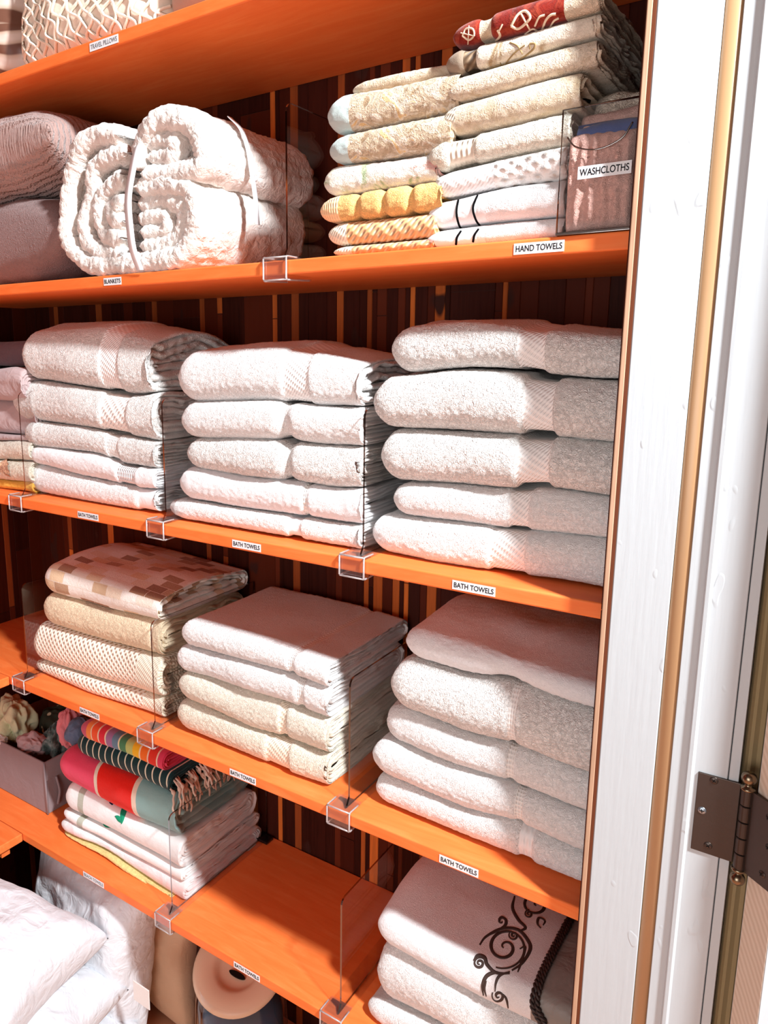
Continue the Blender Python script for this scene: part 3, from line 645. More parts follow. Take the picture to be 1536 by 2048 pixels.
# right column
DAM = m_blotch('red_damask', [(.55, .14, .09), (.50, .12, .08), (.62, .24, .16), (.44, .10, .07)], 34, 300, .001)
PAIS = m_blotch('cream_paisley', [(.66, .55, .42), (.88, .83, .75), (.90, .85, .78), (.91, .86, .79)], 22, 260, .003)
LACE = m_blotch('ivory_brocade', [(.78, .69, .58), (.90, .84, .76), (.84, .76, .66)], 60, 240, .004)
IVB = m_blotch('ivory_scroll_relief', [(.80, .72, .60), (.91, .85, .77)], 36, 260, .003)
HEXW = m_honey('white_pebble_knit', (.96, .955, .945), (.86, .82, .78), (24, 34, 1))
BLK = m_plain('black_stripe_yarn', (.03, .03, .04), .9, .1)
stack(2, .015, [
 dict(top=[(930, 52), (1010, 30), (1150, -8)], bot=[(924, 102), (1010, 84), (1140, 46)], l=(916, 72), mat=DAM, seed=111, name=HT, fluff=.3, d=.22, h=(1126, 9999), hmat=m_terry('taupe_terry', (.90, .82, .72)), b=(955, 982), bmat=IVB, label='dark red damask hand towel with cream band on top of the right stack', gamp=.008, xr=.250),
 dict(bot=[(911, 162), (1010, 135), (1163, 91)], l=(902, 126), mat=PAIS, seed=112, name=HT, fluff=.5, b=(922, 950), bmat=m_weave('brown_braid_band', (.62, .52, .42), 260, .785, .003, (.35, .27, .2)), h=(-999, 922), hmat=m_fabric('taupe_satin', (.60, .53, .46), rough=.4), d=.22, label='cream paisley hand towel with brown braided band in right stack', gamp=.012, xr=.251),
 dict(bot=[(911, 215), (1010, 192), (1149, 152)], l=(899, 184), mat=LACE, seed=113, name=HT, fluff=.4, d=.22, label='ivory brocade hand towel third in the right stack', gamp=.010, xr=.250),
 dict(bot=[(904, 278), (1010, 262), (1124, 234)], l=(894, 243), mat=IVB, seed=114, name=HT, fluff=.5, d=.20, h=(-999, 908), hmat=BORDERC, label='ivory hand towel with raised scrolls, fourth in the right stack', gamp=.009, xr=.236),
 dict(bot=[(882, 352), (1010, 320), (1124, 298)], l=(868, 322), mat=CREAM, seed=115, name=HT, b=(893, 948), bmat=m_weave('cream_fine_ribs', (.93, .89, .82), 300, 0, .0015), label='cream hand towel with fine ribbed band, fifth in the right stack', xr=.228),
 dict(bot=[(889, 403), (1010, 380), (1122, 365)], l=(877, 357), mat=HEXW, seed=116, name=HT, fluff=.3, b=(880, 985), bmat=m_weave('white_smooth_band', (.965, .965, .965), 500, .785, .0006), label='white hand towel with pebble-textured half, sixth in the right stack', pinch=.001, xr=.226),
 dict(bot=[(867, 464), (1000, 447), (1119, 436)], l=(862, 432), mat=WHITE3, seed=117, name=HT, fluff=.5, h=(-999, 968), hmat=SAT, label='white hand towel with two black stripes, upper of the pair', xr=.226),
 dict(l=(864, 480), mat=WHITE3, seed=118, name=HT, fluff=.5, h=(-999, 968), hmat=SAT, label='white hand towel with two black stripes, lower of the pair', xr=.226),
], .225, depth=.18)

# --- curves laid on a towel surface
def tree(o):
    o_eval = o; bm = bmesh.new()
    for q_ in [o] + list(o.children):
        b2 = bmesh.new(); b2.from_mesh(q_.data); off = o.location
        me = q_.data.copy(); me.transform(Matrix.Translation(off)); bm.from_mesh(me); b2.free(); bpy.data.meshes.remove(me)
    t = BVHTree.FromBMesh(bm); bm.free(); return t
def lay(t, pts, lift=.0006):
    out = []
    for a, b in pts:
        d_ = ray(a, b).normalized(); hit = t.ray_cast(CAM, d_)
        if hit[0] is not None:
            nn = hit[1] if hit[1].dot(d_) < 0 else -hit[1]
            out.append((hit[0] + nn*lift, nn))
    return out
def ribbon(bm, P, w, thick=.0007):
    n_ = len(P)
    if n_ < 3: return
    ws = w if hasattr(w, '__len__') else [w]*n_
    rows = []
    for i in range(n_):
        t_ = (P[min(i+1, n_-1)][0] - P[max(i-1, 0)][0]);
        if t_.length < 1e-7: t_ = V((1, 0, 0))
        t_.normalize(); s_ = t_.cross(P[i][1]).normalized()*ws[min(i, len(ws)-1)]/2; nn = P[i][1]*thick
        c = P[i][0]; rows.append([bm.verts.new(c - s_ - nn*.5), bm.verts.new(c - s_*.5 + nn), bm.verts.new(c + s_*.5 + nn), bm.verts.new(c + s_ - nn*.5)])
    for i in range(n_-1):
        for k in range(3): bm.faces.new((rows[i][k], rows[i][k+1], rows[i+1][k+1], rows[i+1][k]))
def px_path(pts, n_=10): return [(p.x, p.y) for p in catmull([(a, b, 0) for a, b in pts], n_)]
def spiral(cx, cy, r0, r1, a0, turns, n_=40, asp=1.0, rot=0.):
    out = []
    for i in range(n_+1):
        t_ = i/n_; r = r0 + (r1-r0)*t_; a = a0 + turns*2*math.pi*t_
        u, v = r*math.cos(a), r*asp*math.sin(a)
        out.append((cx + u*math.cos(rot) - v*math.sin(rot), cy + u*math.sin(rot) + v*math.cos(rot)))
    return out
if emb:
    T_ = tree(emb[0]); bm = bmesh.new()
    def Zm(x, y): return (660 + x/2.56, 1660 + y/2.56)
    def sp(*a, **k):
        pts = spiral(*a, **k); return [Zm(*p) for p in pts]
    curves = [(sp(895, 600, 6, 118, 2.6, 1.9, 90, asp=.95), .0042),
              ([Zm(*p) for p in px_path([(765, 590), (800, 545), (880, 505), (960, 510), (1010, 560), (1025, 610), (985, 680), (930, 720)])], .0050),
              ([Zm(*p) for p in px_path([(860, 460), (878, 445), (900, 460), (895, 490), (850, 520), (800, 545)])], .0040),
              (sp(878, 468, 3, 22, 0, 1.1, 24), .003),
              (sp(765, 682, 4, 32, 1.0, 1.8, 40), .0032),
              ([Zm(*p) for p in px_path([(735, 668), (755, 642), (790, 650), (805, 690), (850, 730), (920, 735)])], .0045),
              (sp(940, 540, 3, 26, 0.3, 1.6, 36), .0030),
              ([Zm(*p) for p in px_path([(965, 520), (1000, 500), (965, 460), (935, 400), (945, 340)])], .0050),
              (sp(1060, 385, 6, 90, 2.6, 1.6, 80, asp=.8), .0042),
              (sp(1018, 430, 3, 22, 1.0, 1.6, 30), .0028),
              ([Zm(*p) for p in px_path([(1090, 490), (1100, 465), (1070, 450), (1062, 480), (1080, 505)])], .0034),
              ([Zm(*p) for p in px_path([(785, 845), (780, 800), (800, 750), (840, 730), (880, 735)])], .0042),
              ([Zm(*p) for p in px_path([(800, 850), (790, 810), (800, 770)])], .0032),
              (sp(862, 850, 4, 34, 0.6, 1.5, 40), .0034),
              ([Zm(*p) for p in px_path([(845, 825), (850, 780), (870, 745), (920, 725)])], .0032),
              ([Zm(*p) for p in px_path([(870, 830), (900, 860), (912, 910)])], .0034),
              ([Zm(*p) for p in px_path([(960, 730), (975, 690), (1000, 600), (970, 610)])], .0030)]
    for pts, w_ in curves: ribbon(bm, lay(T_, pts, .0004), [w_*(.45 + .75*math.sin(math.pi*min(1, max(.04, i_/len(pts))))) for i_ in range(len(pts))])
    o = bm_obj('scroll_embroidery', bm, m_plain('dark_embroidery_thread', (.26, .20, .18), .6, .3), emb[0], False); o.matrix_parent_inverse = Matrix.Translation(emb[0].location).inverted()
    bm = bmesh.new()
    for off in (-13, 9):
        base = lay(T_, [Zm(x_ + off, y_) for x_, y_ in px_path([(1235, 455), (1180, 560), (1120, 680), (1068, 800), (1055, 900), (1100, 985)], 14)], .001)
        # twisted cord
        for ph in (0, math.pi):
            P = []; R_ = .0022; Ls = 0
            for i in range(len(base)):
                if i: Ls += (base[i][0]-base[i-1][0]).length
                t_ = (base[min(i+1, len(base)-1)][0] - base[max(i-1, 0)][0]).normalized(); s_ = t_.cross(base[i][1])
                P.append(base[i][0] + s_*math.cos(Ls*500+ph)*R_ + base[i][1]*(R_ + math.sin(Ls*500+ph)*R_*.6))
            if len(P) > 2: tube(bm, P, .0022, 6)
    o = bm_obj('twisted_cord_trim', bm, m_plain('dark_brown_cord', (.22, .17, .16), .5, .4), emb[0], True); o.matrix_parent_inverse = Matrix.Translation(emb[0].location).inverted()
def decal(o, name, mat, ribbons, label=None):
    T_ = tree(o); bm = bmesh.new()
    for pts, w_ in ribbons: ribbon(bm, lay(T_, px_path(pts, 12), .0003), w_)
    c = bm_obj(name, bm, mat, o, True); c.matrix_parent_inverse = Matrix.Translation(o.location).inverted()
    if label: c['label'] = label
    return c
objs = {o.get('label'): o for o in bpy.data.objects if o.get('label')}
up = objs['white hand towel with two black stripes, upper of the pair']; lo = objs['white hand towel with two black stripes, lower of the pair']
decal(up, 'black_stripe', BLK, [([(917, 398), (913, 425), (918, 450), (925, 459)], .0030)]); decal(up, 'black_stripe', BLK, [([(955, 391), (946, 415), (951, 438), (960, 452)], .0030)])
decal(lo, 'black_stripe', BLK, [([(922, 462), (914, 475), (912, 489)], .0030)]); decal(lo, 'black_stripe', BLK, [([(957, 458), (949, 470), (946, 484)], .0030)])
pa = objs['cream paisley hand towel with brown braided band in right stack']
decal(pa, 'scroll_embroidery', m_plain('tan_thread', (.62, .52, .36), .7, .2), [([(960, 150), (985, 135), (1010, 128), (1040, 118), (1065, 100), (1070, 88), (1060, 88), (1060, 98)], .0022), ([(1010, 128), (1030, 105), (1050, 90)], .0016), ([(1020, 85), (1035, 92), (1045, 108)], .0016), ([(1000, 125), (1005, 137), (1018, 138), (1015, 130)], .0016)])
dm = objs['dark red damask hand towel with cream band on top of the right stack']
MW = m_plain('cream_damask_thread', (.90, .82, .72), .8, .1)
decal(dm, 'damask_motif', MW, [([(1022, 52), (1035, 30), (1050, 22), (1060, 35), (1048, 50), (1035, 58), (1022, 52)], .0030), ([(1042, 28), (1060, 60)], .002), ([(1070, 52), (1078, 35), (1090, 30)], .0022), ([(1085, 58), (1092, 40), (1102, 30), (1112, 28)], .0026), ([(1100, 55), (1108, 42), (1118, 36)], .0022), ([(1050, 68), (1065, 58), (1075, 62)], .002),
   ([(925, 72), (932, 58), (945, 58), (948, 70), (938, 80), (925, 72)], .0022), ([(938, 52), (936, 88)], .0014), ([(922, 66), (950, 72)], .0014), ([(995, 60), (1000, 72), (992, 82)], .003), ([(1005, 48), (998, 62)], .002)])
lf = objs['white beach towel with grey band and green leaf motif']; LG = m_plain('leaf_green_print', (.13, .60, .45), .85, .1)
LW = lambda w_: [.001 + w_*math.sin(math.pi*i_/24)**.8 for i_ in range(25)]
decal(lf, 'leaf_print', LG, [([(243, 1648), (246, 1628), (251, 1606)], LW(.013)), ([(230, 1632), (238, 1638), (244, 1646)], LW(.010))])
decal(lf, 'berry_print', m_plain('navy_print', (.10, .12, .28), .85, .1), [([(222, 1603), (225, 1606), (228, 1608)], .009)])
l2 = objs['thin white cloth with grey band beneath the leaf-motif beach towel']
decal(l2, 'leaf_print', LG, [([(206, 1646), (220, 1648), (236, 1654)], LW(.022)), ([(212, 1652), (216, 1644), (219, 1636)], LW(.012))])

# fringe of the teal throw
gt = objs['dark teal throw with cream stripes and knotted fringe in the beach towel pile']; rnd = random.Random(4); bm = bmesh.new()
gx = -.462
for i in range(46):
    y_ = .060 + i*.0046; z_ = gt.location.z + .032 + rnd.uniform(-.012, .006); x_ = gx + rnd.uniform(-.012, .004)
    L_ = rnd.uniform(.035, .06); sw = rnd.uniform(-.018, .018); P = [V((x_, y_, z_))]
    for k in range(1, 7):
        t_ = k/6; P.append(V((x_ + .006 + .020*math.sin(t_*1.6) + rnd.uniform(-.002, .002), y_ + sw*t_ + rnd.uniform(-.003, .003), z_ - L_*t_**1.25)))
    P = catmull(P, 3); rr = [.0021 + (.0022 if abs(k/len(P) - .28) < .06 else 0) for k in range(len(P))]; rr[-1] = .001
    tube(bm, P, rr, 6)
o = bm_obj('knotted_fringe', bm, m_plain('cream_tassel_yarn', (.86, .77, .70), .95, .05, bump=.001, bs=600), gt, True); o.matrix_parent_inverse = Matrix.Translation(gt.location).inverted()

# ------------------------------------------------------------------ acrylic dividers
def divider(s, px_, label, H=.2032, back=.300):
    xp = at(*px_, .0157).x; z = Z[s]; t = .0014
    d = empty('shelf_divider', (xp, .0, z), label, 'divider', 'clear shelf dividers')
    prof = [(.008, .003)] + [(.0157, .016)] + [(.0157, H - .012)] + [(.0157 + .012*(1-math.cos(a)), H - .012 + .012*math.sin(a)) for a in np.linspace(.2, math.pi/2, 6)] + [(back, H), (back, .003)]
    me_b = bmesh.new(); a = [me_b.verts.new((xp - t, p[0], z + p[1])) for p in prof]; b = [me_b.verts.new((xp + t, p[0], z + p[1])) for p in prof]
    f1 = me_b.faces.new(a); f2 = me_b.faces.new(b[::-1]); nn = len(prof)
    for i in range(nn): me_b.faces.new((a[i], a[(i+1) % nn], b[(i+1) % nn], b[i])).material_index = 1
    o = child(bm_obj('panel', me_b, ACR), d); o.data.materials.append(EDGE)
    bm = bmesh.new(); box(bm, xp - .024, xp + .012, .004, back, z + .0002, z + .0022, .0005)
    child(bm_obj('base_plate', bm, ACR), d)
    bm = bmesh.new(); x0, x1 = xp - .026, xp + .013; th = .0026     # clip wrapping the board's front edge
    poly = [(.03, z + .0024), (.03, z + .0050), (-.0022, z + .0050), (-.0048, z + .003), (-.0048, z - TH - .005), (-.0022, z - TH - .0078), (.055, z - TH - .0052), (.055, z - TH - .0026), (-.001, z - TH - .0044), (-.0018, z - TH - .003), (-.0018, z + .001), (-.0008, z + .0024)]
    prism(bm, poly, 'x', x0, x1)
    c_ = child(bm_obj('front_clip', bm, CLIP), d)
    bm = bmesh.new()
    for x_ in (x0, x1): tube(bm, [(x_, .02, z + .0046), (x_, -.002, z + .0046), (x_, -.0044, z + .003), (x_, -.0044, z - TH - .005), (x_, -.002, z - TH - .0072), (x_, .05, z - TH - .005)], .0013, 6)
    for z_ in (z + .0040, z - TH - .0066): tube(bm, [(x0, -.0036, z_), (x1, -.0036, z_)], .0013, 6)
    r_ = bm_obj('clip_rim_glint', bm, RIM_GLINT, None, True); r_.parent = c_; return d  # added edge tubes, whitened as painted highlights on the clip
for s, p, l in ((2, (573, 340), 'clear acrylic divider between blanket and hand towels on the second shelf'),
                (3, (43, 880), 'clear acrylic divider at the far left of the middle shelf'),
                (3, (327, 900), 'clear acrylic divider between left and centre stacks on the middle shelf'),
                (3, (728, 960), 'clear acrylic divider between centre and right stacks on the middle shelf'),
                (4, (49, 1260), 'clear acrylic divider left of the patchwork towel on the fourth shelf'),
                (4, (306, 1350), 'clear acrylic divider right of the patchwork towel stack'),
                (4, (699, 1480), 'clear acrylic divider between ivory and white stacks on the fourth shelf'),
                (5, (341, 1730), 'clear acrylic divider right of the beach towels on the lowest shelf'),
                (5, (682, 1915), 'clear acrylic divider between empty bay and embroidered towel stack')):
    divider(s, p, l)

# ------------------------------------------------------------------ labels on the shelf fronts
LBL = m_plain('label_tape', (.93, .94, .95), .45, .3); INK = m_plain('label_ink', (.06, .06, .09), .6, .2)
def sticker(text, x0, x1, zc, y, label, parent=None, name='shelf_label', h=.0118, tilt=0., ink=INK):
    rootloc = V(((x0+x1)/2, y, zc)); bm = bmesh.new(); box(bm, -(x1-x0)/2, (x1-x0)/2, -.00035, 0, -h/2, h/2)
    me = bpy.data.meshes.new(name); bm.to_mesh(me); bm.free(); o = link(name, me, LBL, None, False); o.location = rootloc; o.rotation_euler = (0, tilt, 0)
    tag(o, label, 'label', 'white printed tape labels')
    cu_ = bpy.data.curves.new('lettering', 'FONT'); cu_.body = text; cu_.size = h*.78; cu_.align_x = 'CENTER'; cu_.align_y = 'CENTER'; cu_.extrude = .00008; cu_.offset = .00012
    t = bpy.data.objects.new('tmp', cu_); COL.objects.link(t); bpy.context.view_layer.update()
    me = bpy.data.meshes.new_from_object(t.evaluated_get(bpy.context.evaluated_depsgraph_get())); bpy.data.objects.remove(t)
    xs_ = [v.co.x for v in me.vertices]; wd = max(xs_) - min(xs_); sc = (x1-x0)*.92/wd
    me.transform(Matrix.Translation((0, -.0005, -.0002)) @ Matrix.Rotation(math.pi/2, 4, 'X') @ Matrix.Diagonal((sc, 1.0, 1, 1)))
    l = link('lettering', me, None, None, False); me.materials.clear(); me.materials.append(ink); l.parent = o; return o
FADE = m_plain('faded_label_ink', (.50, .50, .52), .6, .2)
for s, a, b, tx, lb in ((1, 180, 237, 'TRAVEL PILLOWS', 'white label reading TRAVEL PILLOWS on the topmost shelf edge'),
    (2, 208, 243, 'BLANKETS', 'white label reading BLANKETS below the rolled blanket'), (2, 1028, 1129, 'HAND TOWELS', 'white label reading HAND TOWELS below the hand towels'),
    (3, 156, 197, 'BATH TOWELS', 'white BATH TOWELS label on middle shelf edge, left of three'), (3, 465, 522, 'BATH TOWELS', 'white BATH TOWELS label on middle shelf edge, centre of three'), (3, 905, 991, 'BATH TOWELS', 'white BATH TOWELS label on middle shelf edge, right of three'),
    (4, 160, 199, 'BATH TOWELS', 'white BATH TOWELS label on fourth shelf edge under the honeycomb towels'), (4, 460, 512, 'BATH TOWELS', 'white BATH TOWELS label on fourth shelf edge under the ivory towels'), (4, 879, 957, 'BATH TOWELS', 'white BATH TOWELS label on fourth shelf edge above the embroidered towel'),
    (5, 167, 208, 'BEACH TOWELS', 'white label reading BEACH TOWELS on the lowest shelf edge'), (5, 468, 520, 'BATH TOWELS', 'white BATH TOWELS label on lowest shelf edge under the empty bay')):
    yy_ = {1: 80, 2: 520, 3: 1060, 4: 1560, 5: 1850}[s]
    yp = {1: .0, 2: 0, 3: 0, 4: 0, 5: 0}[s]
    def xat(px_):
        lo_, hi_ = -1.2, .3
        for _ in range(40):
            md = (lo_+hi_)/2; v = V((md, 0, Z[s] - .0095)) - CAM; u = PX + F*v.dot(cr)/v.dot(cf)
            if u < px_: lo_ = md
            else: hi_ = md
        return md
    sticker(tx, xat(a), xat(b), Z[s] - .0100, -.0004, lb, tilt=0, ink=FADE if tx in ('TRAVEL PILLOWS', 'BEACH TOWELS') else INK)

# ------------------------------------------------------------------ blanket
def sheet(P, h=.016, y0=0., y1=.27, taper=True, seed=1, step=.004, pop=.0035, sk=0.):
    """thick quilted sheet: path P of (x,z) points, extruded from y0 to y1; returns verts, faces"""
    P = [V((a, 0, b)) for a, b in P]; C_ = catmull(P, 14); d = [0]
    for i in range(1, len(C_)): d.append(d[-1] + (C_[i]-C_[i-1]).length)
    n_ = int(d[-1]/step); S = np.linspace(0, d[-1], n_); X = np.interp(S, d, [c.x for c in C_]); Zz = np.interp(S, d, [c.z for c in C_])
    tx = np.gradient(X); tz = np.gradient(Zz); L_ = np.hypot(tx, tz) + 1e-9; nxv, nzv = -tz/L_, tx/L_
    q = []
    nfr = 12
    for a in np.linspace(-math.pi/2, math.pi/2, nfr): q.append((math.sin(a), h*(1-math.cos(a)), 0))
    for t_ in np.linspace(0, 1, 40)[1:]: q.append((1, h, t_))
    for t_ in np.linspace(1, 0, 40)[:-1]: q.append((-1, h, t_))
    q = np.array(q); hs = np.ones(n_)*h
    e_ = np.minimum(S, d[-1]-S); hs = h*np.sqrt(np.clip(1-(1-np.clip(e_/h, 0, 1))**2, 0.01, 1))
    off = q[None, :, 0]*hs[:, None]; yy = y0 + q[None, :, 1] + q[None, :, 2]*(y1-y0-h) + 0*off
    x_ = X[:, None] + nxv[:, None]*off + sk*(yy-y0); z_ = Zz[:, None] + nzv[:, None]*off
    # popcorn
    s2 = S[:, None] + 0*off; along = np.where(q[:, 2][None] > 0, yy, off + h)
    pc_ = np.abs(np.sin(s2*math.pi/.0125))*np.abs(np.sin(along*math.pi/.0125 + np.floor(s2/.0125)*1.57))
    dd = pop*(pc_**.5 - .5) + noise3(x_, yy, z_, .012, seed)*.0022 + noise3(x_, yy, z_, .035, seed+1)*.003
    fr = (q[:, 0][None]); cy = np.where(q[:, 2][None] > 0, 0, -np.cos(np.arcsin(np.clip(fr, -1, 1))))
    x_ = x_ + nxv[:, None]*dd*fr; z_ = z_ + nzv[:, None]*dd*fr; yy = yy + cy*dd
    vs = np.stack([x_, yy, z_], -1).reshape(-1, 3); m_ = len(q); idx = np.arange(n_*m_).reshape(n_, m_)
    a = idx[:-1]; b = idx[1:]; f = np.stack([a, np.roll(a, -1, 1), np.roll(b, -1, 1), b], -1).reshape(-1, 4)
    return vs, [tuple(x) for x in f] + [tuple(idx[0]), tuple(idx[-1][::-1])]
bl = empty('folded_blanket', (-.45, .13, Z[2]), 'thick white popcorn-textured blanket folded and tied with ribbon on second shelf', 'blanket')
YB = -.002
def pz(a, b): p = at(a, b, YB + .02); return (p.x, p.z)
n = N('plush_blanket'); v = n.co(); a_ = n.noise(v, 70, 2, .8); b_ = n.noise(v, 380, 2, 1)
PLUSH = n.bsdf(n.mix(a_, lin((.84, .79, .75)), lin((.96, .94, .92))), .95, .05, [(a_, .7, .007), (b_, .5, .002)], sheen=.4)
paths = [[pz(*p) for p in ((250, 275), (205, 272), (170, 300), (150, 360), (143, 430), (150, 490), (185, 528), (240, 530), (300, 527), (350, 520), (382, 495), (398, 450), (398, 405), (382, 378), (340, 372), (285, 378))],
         [pz(*p) for p in ((290, 345), (292, 290), (320, 246), (362, 240), (398, 262), (415, 300), (410, 335), (370, 348), (300, 352))],
         [pz(*p) for p in ((262, 308), (215, 318), (192, 345), (190, 385), (178, 430), (180, 480), (210, 505), (255, 510))],
         [pz(*p) for p in ((255, 350), (215, 385), (205, 420), (215, 470), (255, 478))],
         [pz(*p) for p in ((255, 400), (232, 415), (235, 440), (258, 445))],
         [pz(*p) for p in ((300, 290), (330, 278), (358, 290), (350, 312), (305, 318))],
         [pz(*p) for p in ((285, 412), (330, 400), (368, 412), (372, 450), (350, 482), (290, 495))],
         [pz(*p) for p in ((285, 440), (330, 432), (340, 450), (330, 462), (290, 466))]]
av = []; af = []
for i, p in enumerate(paths):
    vs, fs = sheet(p, [.0165, .0175, .0165, .0165, .015, .0165, .0165, .014][i], YB + (0 if i < 2 else .004 + .0006*i), .262 if i in (0, 1) else .25, seed=i*3+1, sk=.0)
    k = len(av); av += vs.tolist(); af += [tuple(k+q for q in f) for f in fs]
mesh('blanket_body', av, af, PLUSH, bl)
RIB = m_plain('sheer_ribbon', (.96, .96, .97), .35, .5)
bm = bmesh.new()
def ribn(bm, P, nrm, w):
    rows = []
    for i, c in enumerate(P):
        c = V(c); t_ = (V(P[min(i+1, len(P)-1)]) - V(P[max(i-1, 0)])).normalized(); s_ = V(nrm)*w/2; nn = t_.cross(V(nrm)).normalized()*.0006
        rows.append([bm.verts.new(c - s_ - nn), bm.verts.new(c + s_ - nn), bm.verts.new(c + s_ + nn), bm.verts.new(c - s_ + nn)])
    for i in range(len(P)-1):
        for k in range(4): bm.faces.new((rows[i][k], rows[i][(k+1) % 4], rows[i+1][(k+1) % 4], rows[i+1][k]))
P = [at(a, b, Y_) for a, b, Y_ in ((300, 262, .10), (287, 272, .03), (274, 300, -.006), (263, 350, -.016), (256, 400, -.018), (259, 450, -.018), (266, 500, -.014), (280, 540, -.004))]
ribn(bm, catmull(P, 8), (1, 0, 0), .015)
child(bm_obj('ribbon', bm, RIB, None, True), bl)
bm = bmesh.new(); cr_ = catmull([at(a, b, .085) for a, b in ((455, 235), (478, 260), (492, 300), (500, 350), (507, 400), (511, 450))], 8)
ribn(bm, [c + V((.004, 0, 0)) for c in cr_], (0, 1, 0), .010)
child(bm_obj('ribbon', bm, RIB, None, True), bl)

# ------------------------------------------------------------------ cushions
def cushion(name, label, cat, c, size, mat, seed=1, rot=(0, 0, 0), n_=64, pw=.55, wr=.004, group=None, puff=1.0, cell=.05, corner=.12, fine=0.):
    """pillow: size = (w, h, thickness) local x, z, y"""
    u = np.linspace(-1, 1, n_); U, W = np.meshgrid(u, u, indexing='ij'); vs = []; fs = []
    for sgn in (1, -1):
        T = np.clip((1-np.abs(U)**2.6), 0, 1)**pw*np.clip((1-np.abs(W)**2.6), 0, 1)**pw
        pinch = 1 - corner*(1-np.abs(U)**1.5)*np.abs(W)**3; pinch2 = 1 - corner*(1-np.abs(W)**1.5)*np.abs(U)**3
        X = U*size[0]/2*pinch2; Zz = W*size[1]/2*pinch
        Yy = sgn*(T*size[2]/2*puff + wr*T*noise3(X, sgn+0*X, Zz, cell, seed) + wr*.4*T*noise3(X, sgn+0*X, Zz, cell*.35, seed+1) + fine*noise3(X, sgn+0*X, Zz, .006, seed+4)*T)
        vs.append(np.stack([X, Yy, Zz], -1).reshape(-1, 3))
    V_ = np.concatenate(vs); idx = np.arange(n_*n_).reshape(n_, n_)
    for k, off in enumerate((0, n_*n_)):
        q = np.stack([idx[:-1, :-1], idx[1:, :-1], idx[1:, 1:], idx[:-1, 1:]], -1).reshape(-1, 4) + off
        fs += [tuple(x) if k else tuple(x[::-1]) for x in q]
    me = bpy.data.meshes.new(name); me.from_pydata(V_.tolist(), [], fs); bm = bmesh.new(); bm.from_mesh(me); bmesh.ops.remove_doubles(bm, verts=bm.verts[:], dist=1e-5); bmesh.ops.recalc_face_normals(bm, faces=bm.faces[:]); bm.to_mesh(me); bm.free(); me.update()
    l = me.uv_layers.new(name='UVMap')
    for lo_ in me.loops:
        v_ = me.vertices[lo_.vertex_index].co; l.data[lo_.index].uv = (v_.x, v_.z)
    o = link(name, me, mat); o.rotation_euler = rot; o.location = c
    return tag(o, label, cat, group or ('pillows under and on the shelves' if name == 'bed_pillow' else 'cushions on the upper shelves' if 'pillow' in name else None))
n = N('mauve_knit'); v = n.co('UV', scale=(1, 1, 1)); wv = n.n('ShaderNodeTexWave', bands_direction='Y'); wv.inputs['Scale'].default_value = 22; wv.inputs['Distortion'].default_value = 2.5; wv.inputs['Detail Scale'].default_value = 9; n.l(v, wv.inputs[0])
KNIT = n.bsdf(lin((.70, .58, .55)), .9, .1, [(wv.outputs[1], .9, .006), (n.noise(n.co(), 300, 2, 1), .4, .002)], sheen=.3)
FUZZ = m_terry('mauve_fleece', (.60, .50, .49), 120, .004, .6)
kp = cushion('throw_pillow', 'mauve knitted cushion with cable pattern lying on another on the second shelf', 'pillow', (-.86, .14, .632), (.50, .30, .15), KNIT, 5, (math.pi/2, 0, 0), 80, pw=.38, fine=.0004)
cushion('throw_pillow', 'mauve-grey fleecy cushion under the knitted cushion on the second shelf', 'pillow', (-.85, .145, .482), (.46, .28, .165), FUZZ, 6, (math.pi/2, 0, 0), 80, pw=.36)

# things on the topmost shelf
LAT = m_plain('beige_cutwork_satin', (.93, .87, .80), .5, .35, bump=.001, bs=200)
RB = m_plain('cream_cutwork_ribbon', (.97, .93, .86), .45, .4)
cp = cushion('throw_pillow', 'beige cushion covered in looping heart-shaped ribbon cutwork on the topmost shelf', 'pillow', (-.555, .075, .865), (.36, .25, .13), LAT, 8, (-.12, 0, .05), 72, pw=.40)
bpy.context.view_layer.update()
bm = bmesh.new(); bmc = bmesh.new(); bmc.from_mesh(cp.data); bmc.transform(cp.matrix_world); TC = BVHTree.FromBMesh(bmc); bmc.free()
for j in range(15):
    for ph in (0, 1):
        P = []
        for i in range(90):
            zz_ = .742 + i*.0028
            x_ = -.745 + j*.0265 + .0130*(1 if ph else -1)*math.sin((zz_ - .75)*math.pi/.026 + (j % 2)*math.pi) + .004*math.sin(zz_*240 + j)
            h_ = TC.ray_cast(V((x_, -.3, zz_)), V((0, 1, 0)))
            if h_[0] is not None: 
                nn = h_[1] if h_[1].y < 0 else -h_[1]; P.append((h_[0] + nn*.003, nn))
            else:
                if len(P) > 3: ribbon(bm, P, .0048, .0018)
                P = []
        if len(P) > 3: ribbon(bm, P, .0048, .0018)
o = bm_obj('ribbon_cutwork', bm, RB, None, False); o.parent = cp; o.matrix_parent_inverse = cp.matrix_world.inverted()
n = N('swirl_satin'); wv = n.n('ShaderNodeTexWave', wave_type='RINGS'); wv.inputs['Scale'].default_value = 7; wv.inputs['Distortion'].default_value = 7; wv.inputs['Detail'].default_value = 1; n.l(n.co('UV'), wv.inputs[0])
SWIRL = n.bsdf(n.ramp(wv.outputs[1], [(.25, lin((.45, .30, .24))), (.45, lin((.80, .70, .62))), (.9, lin((.90, .83, .78)))]), .35, .5, [(wv.outputs[1], .3, .003)])
cushion('throw_pillow', 'silky cushion with brown swirls at the far left of the topmost shelf', 'pillow', (-.84, .07, .838), (.24, .18, .12), SWIRL, 9, (0, 0, .2), 60, pw=.4)
TANL = m_fabric('tan_grey_leather', (.76, .66, .60), 700, .0003, .006, .5)
tp = cushion('travel_pillow', 'taupe stitched cushion on the topmost shelf above the hand towels label', 'pillow', (-.27, .10, .806), (.26, .115, .17), TANL, 10, (0, 0, 0), 56, pw=.35)
bm = bmesh.new(); rnd = random.Random(2)
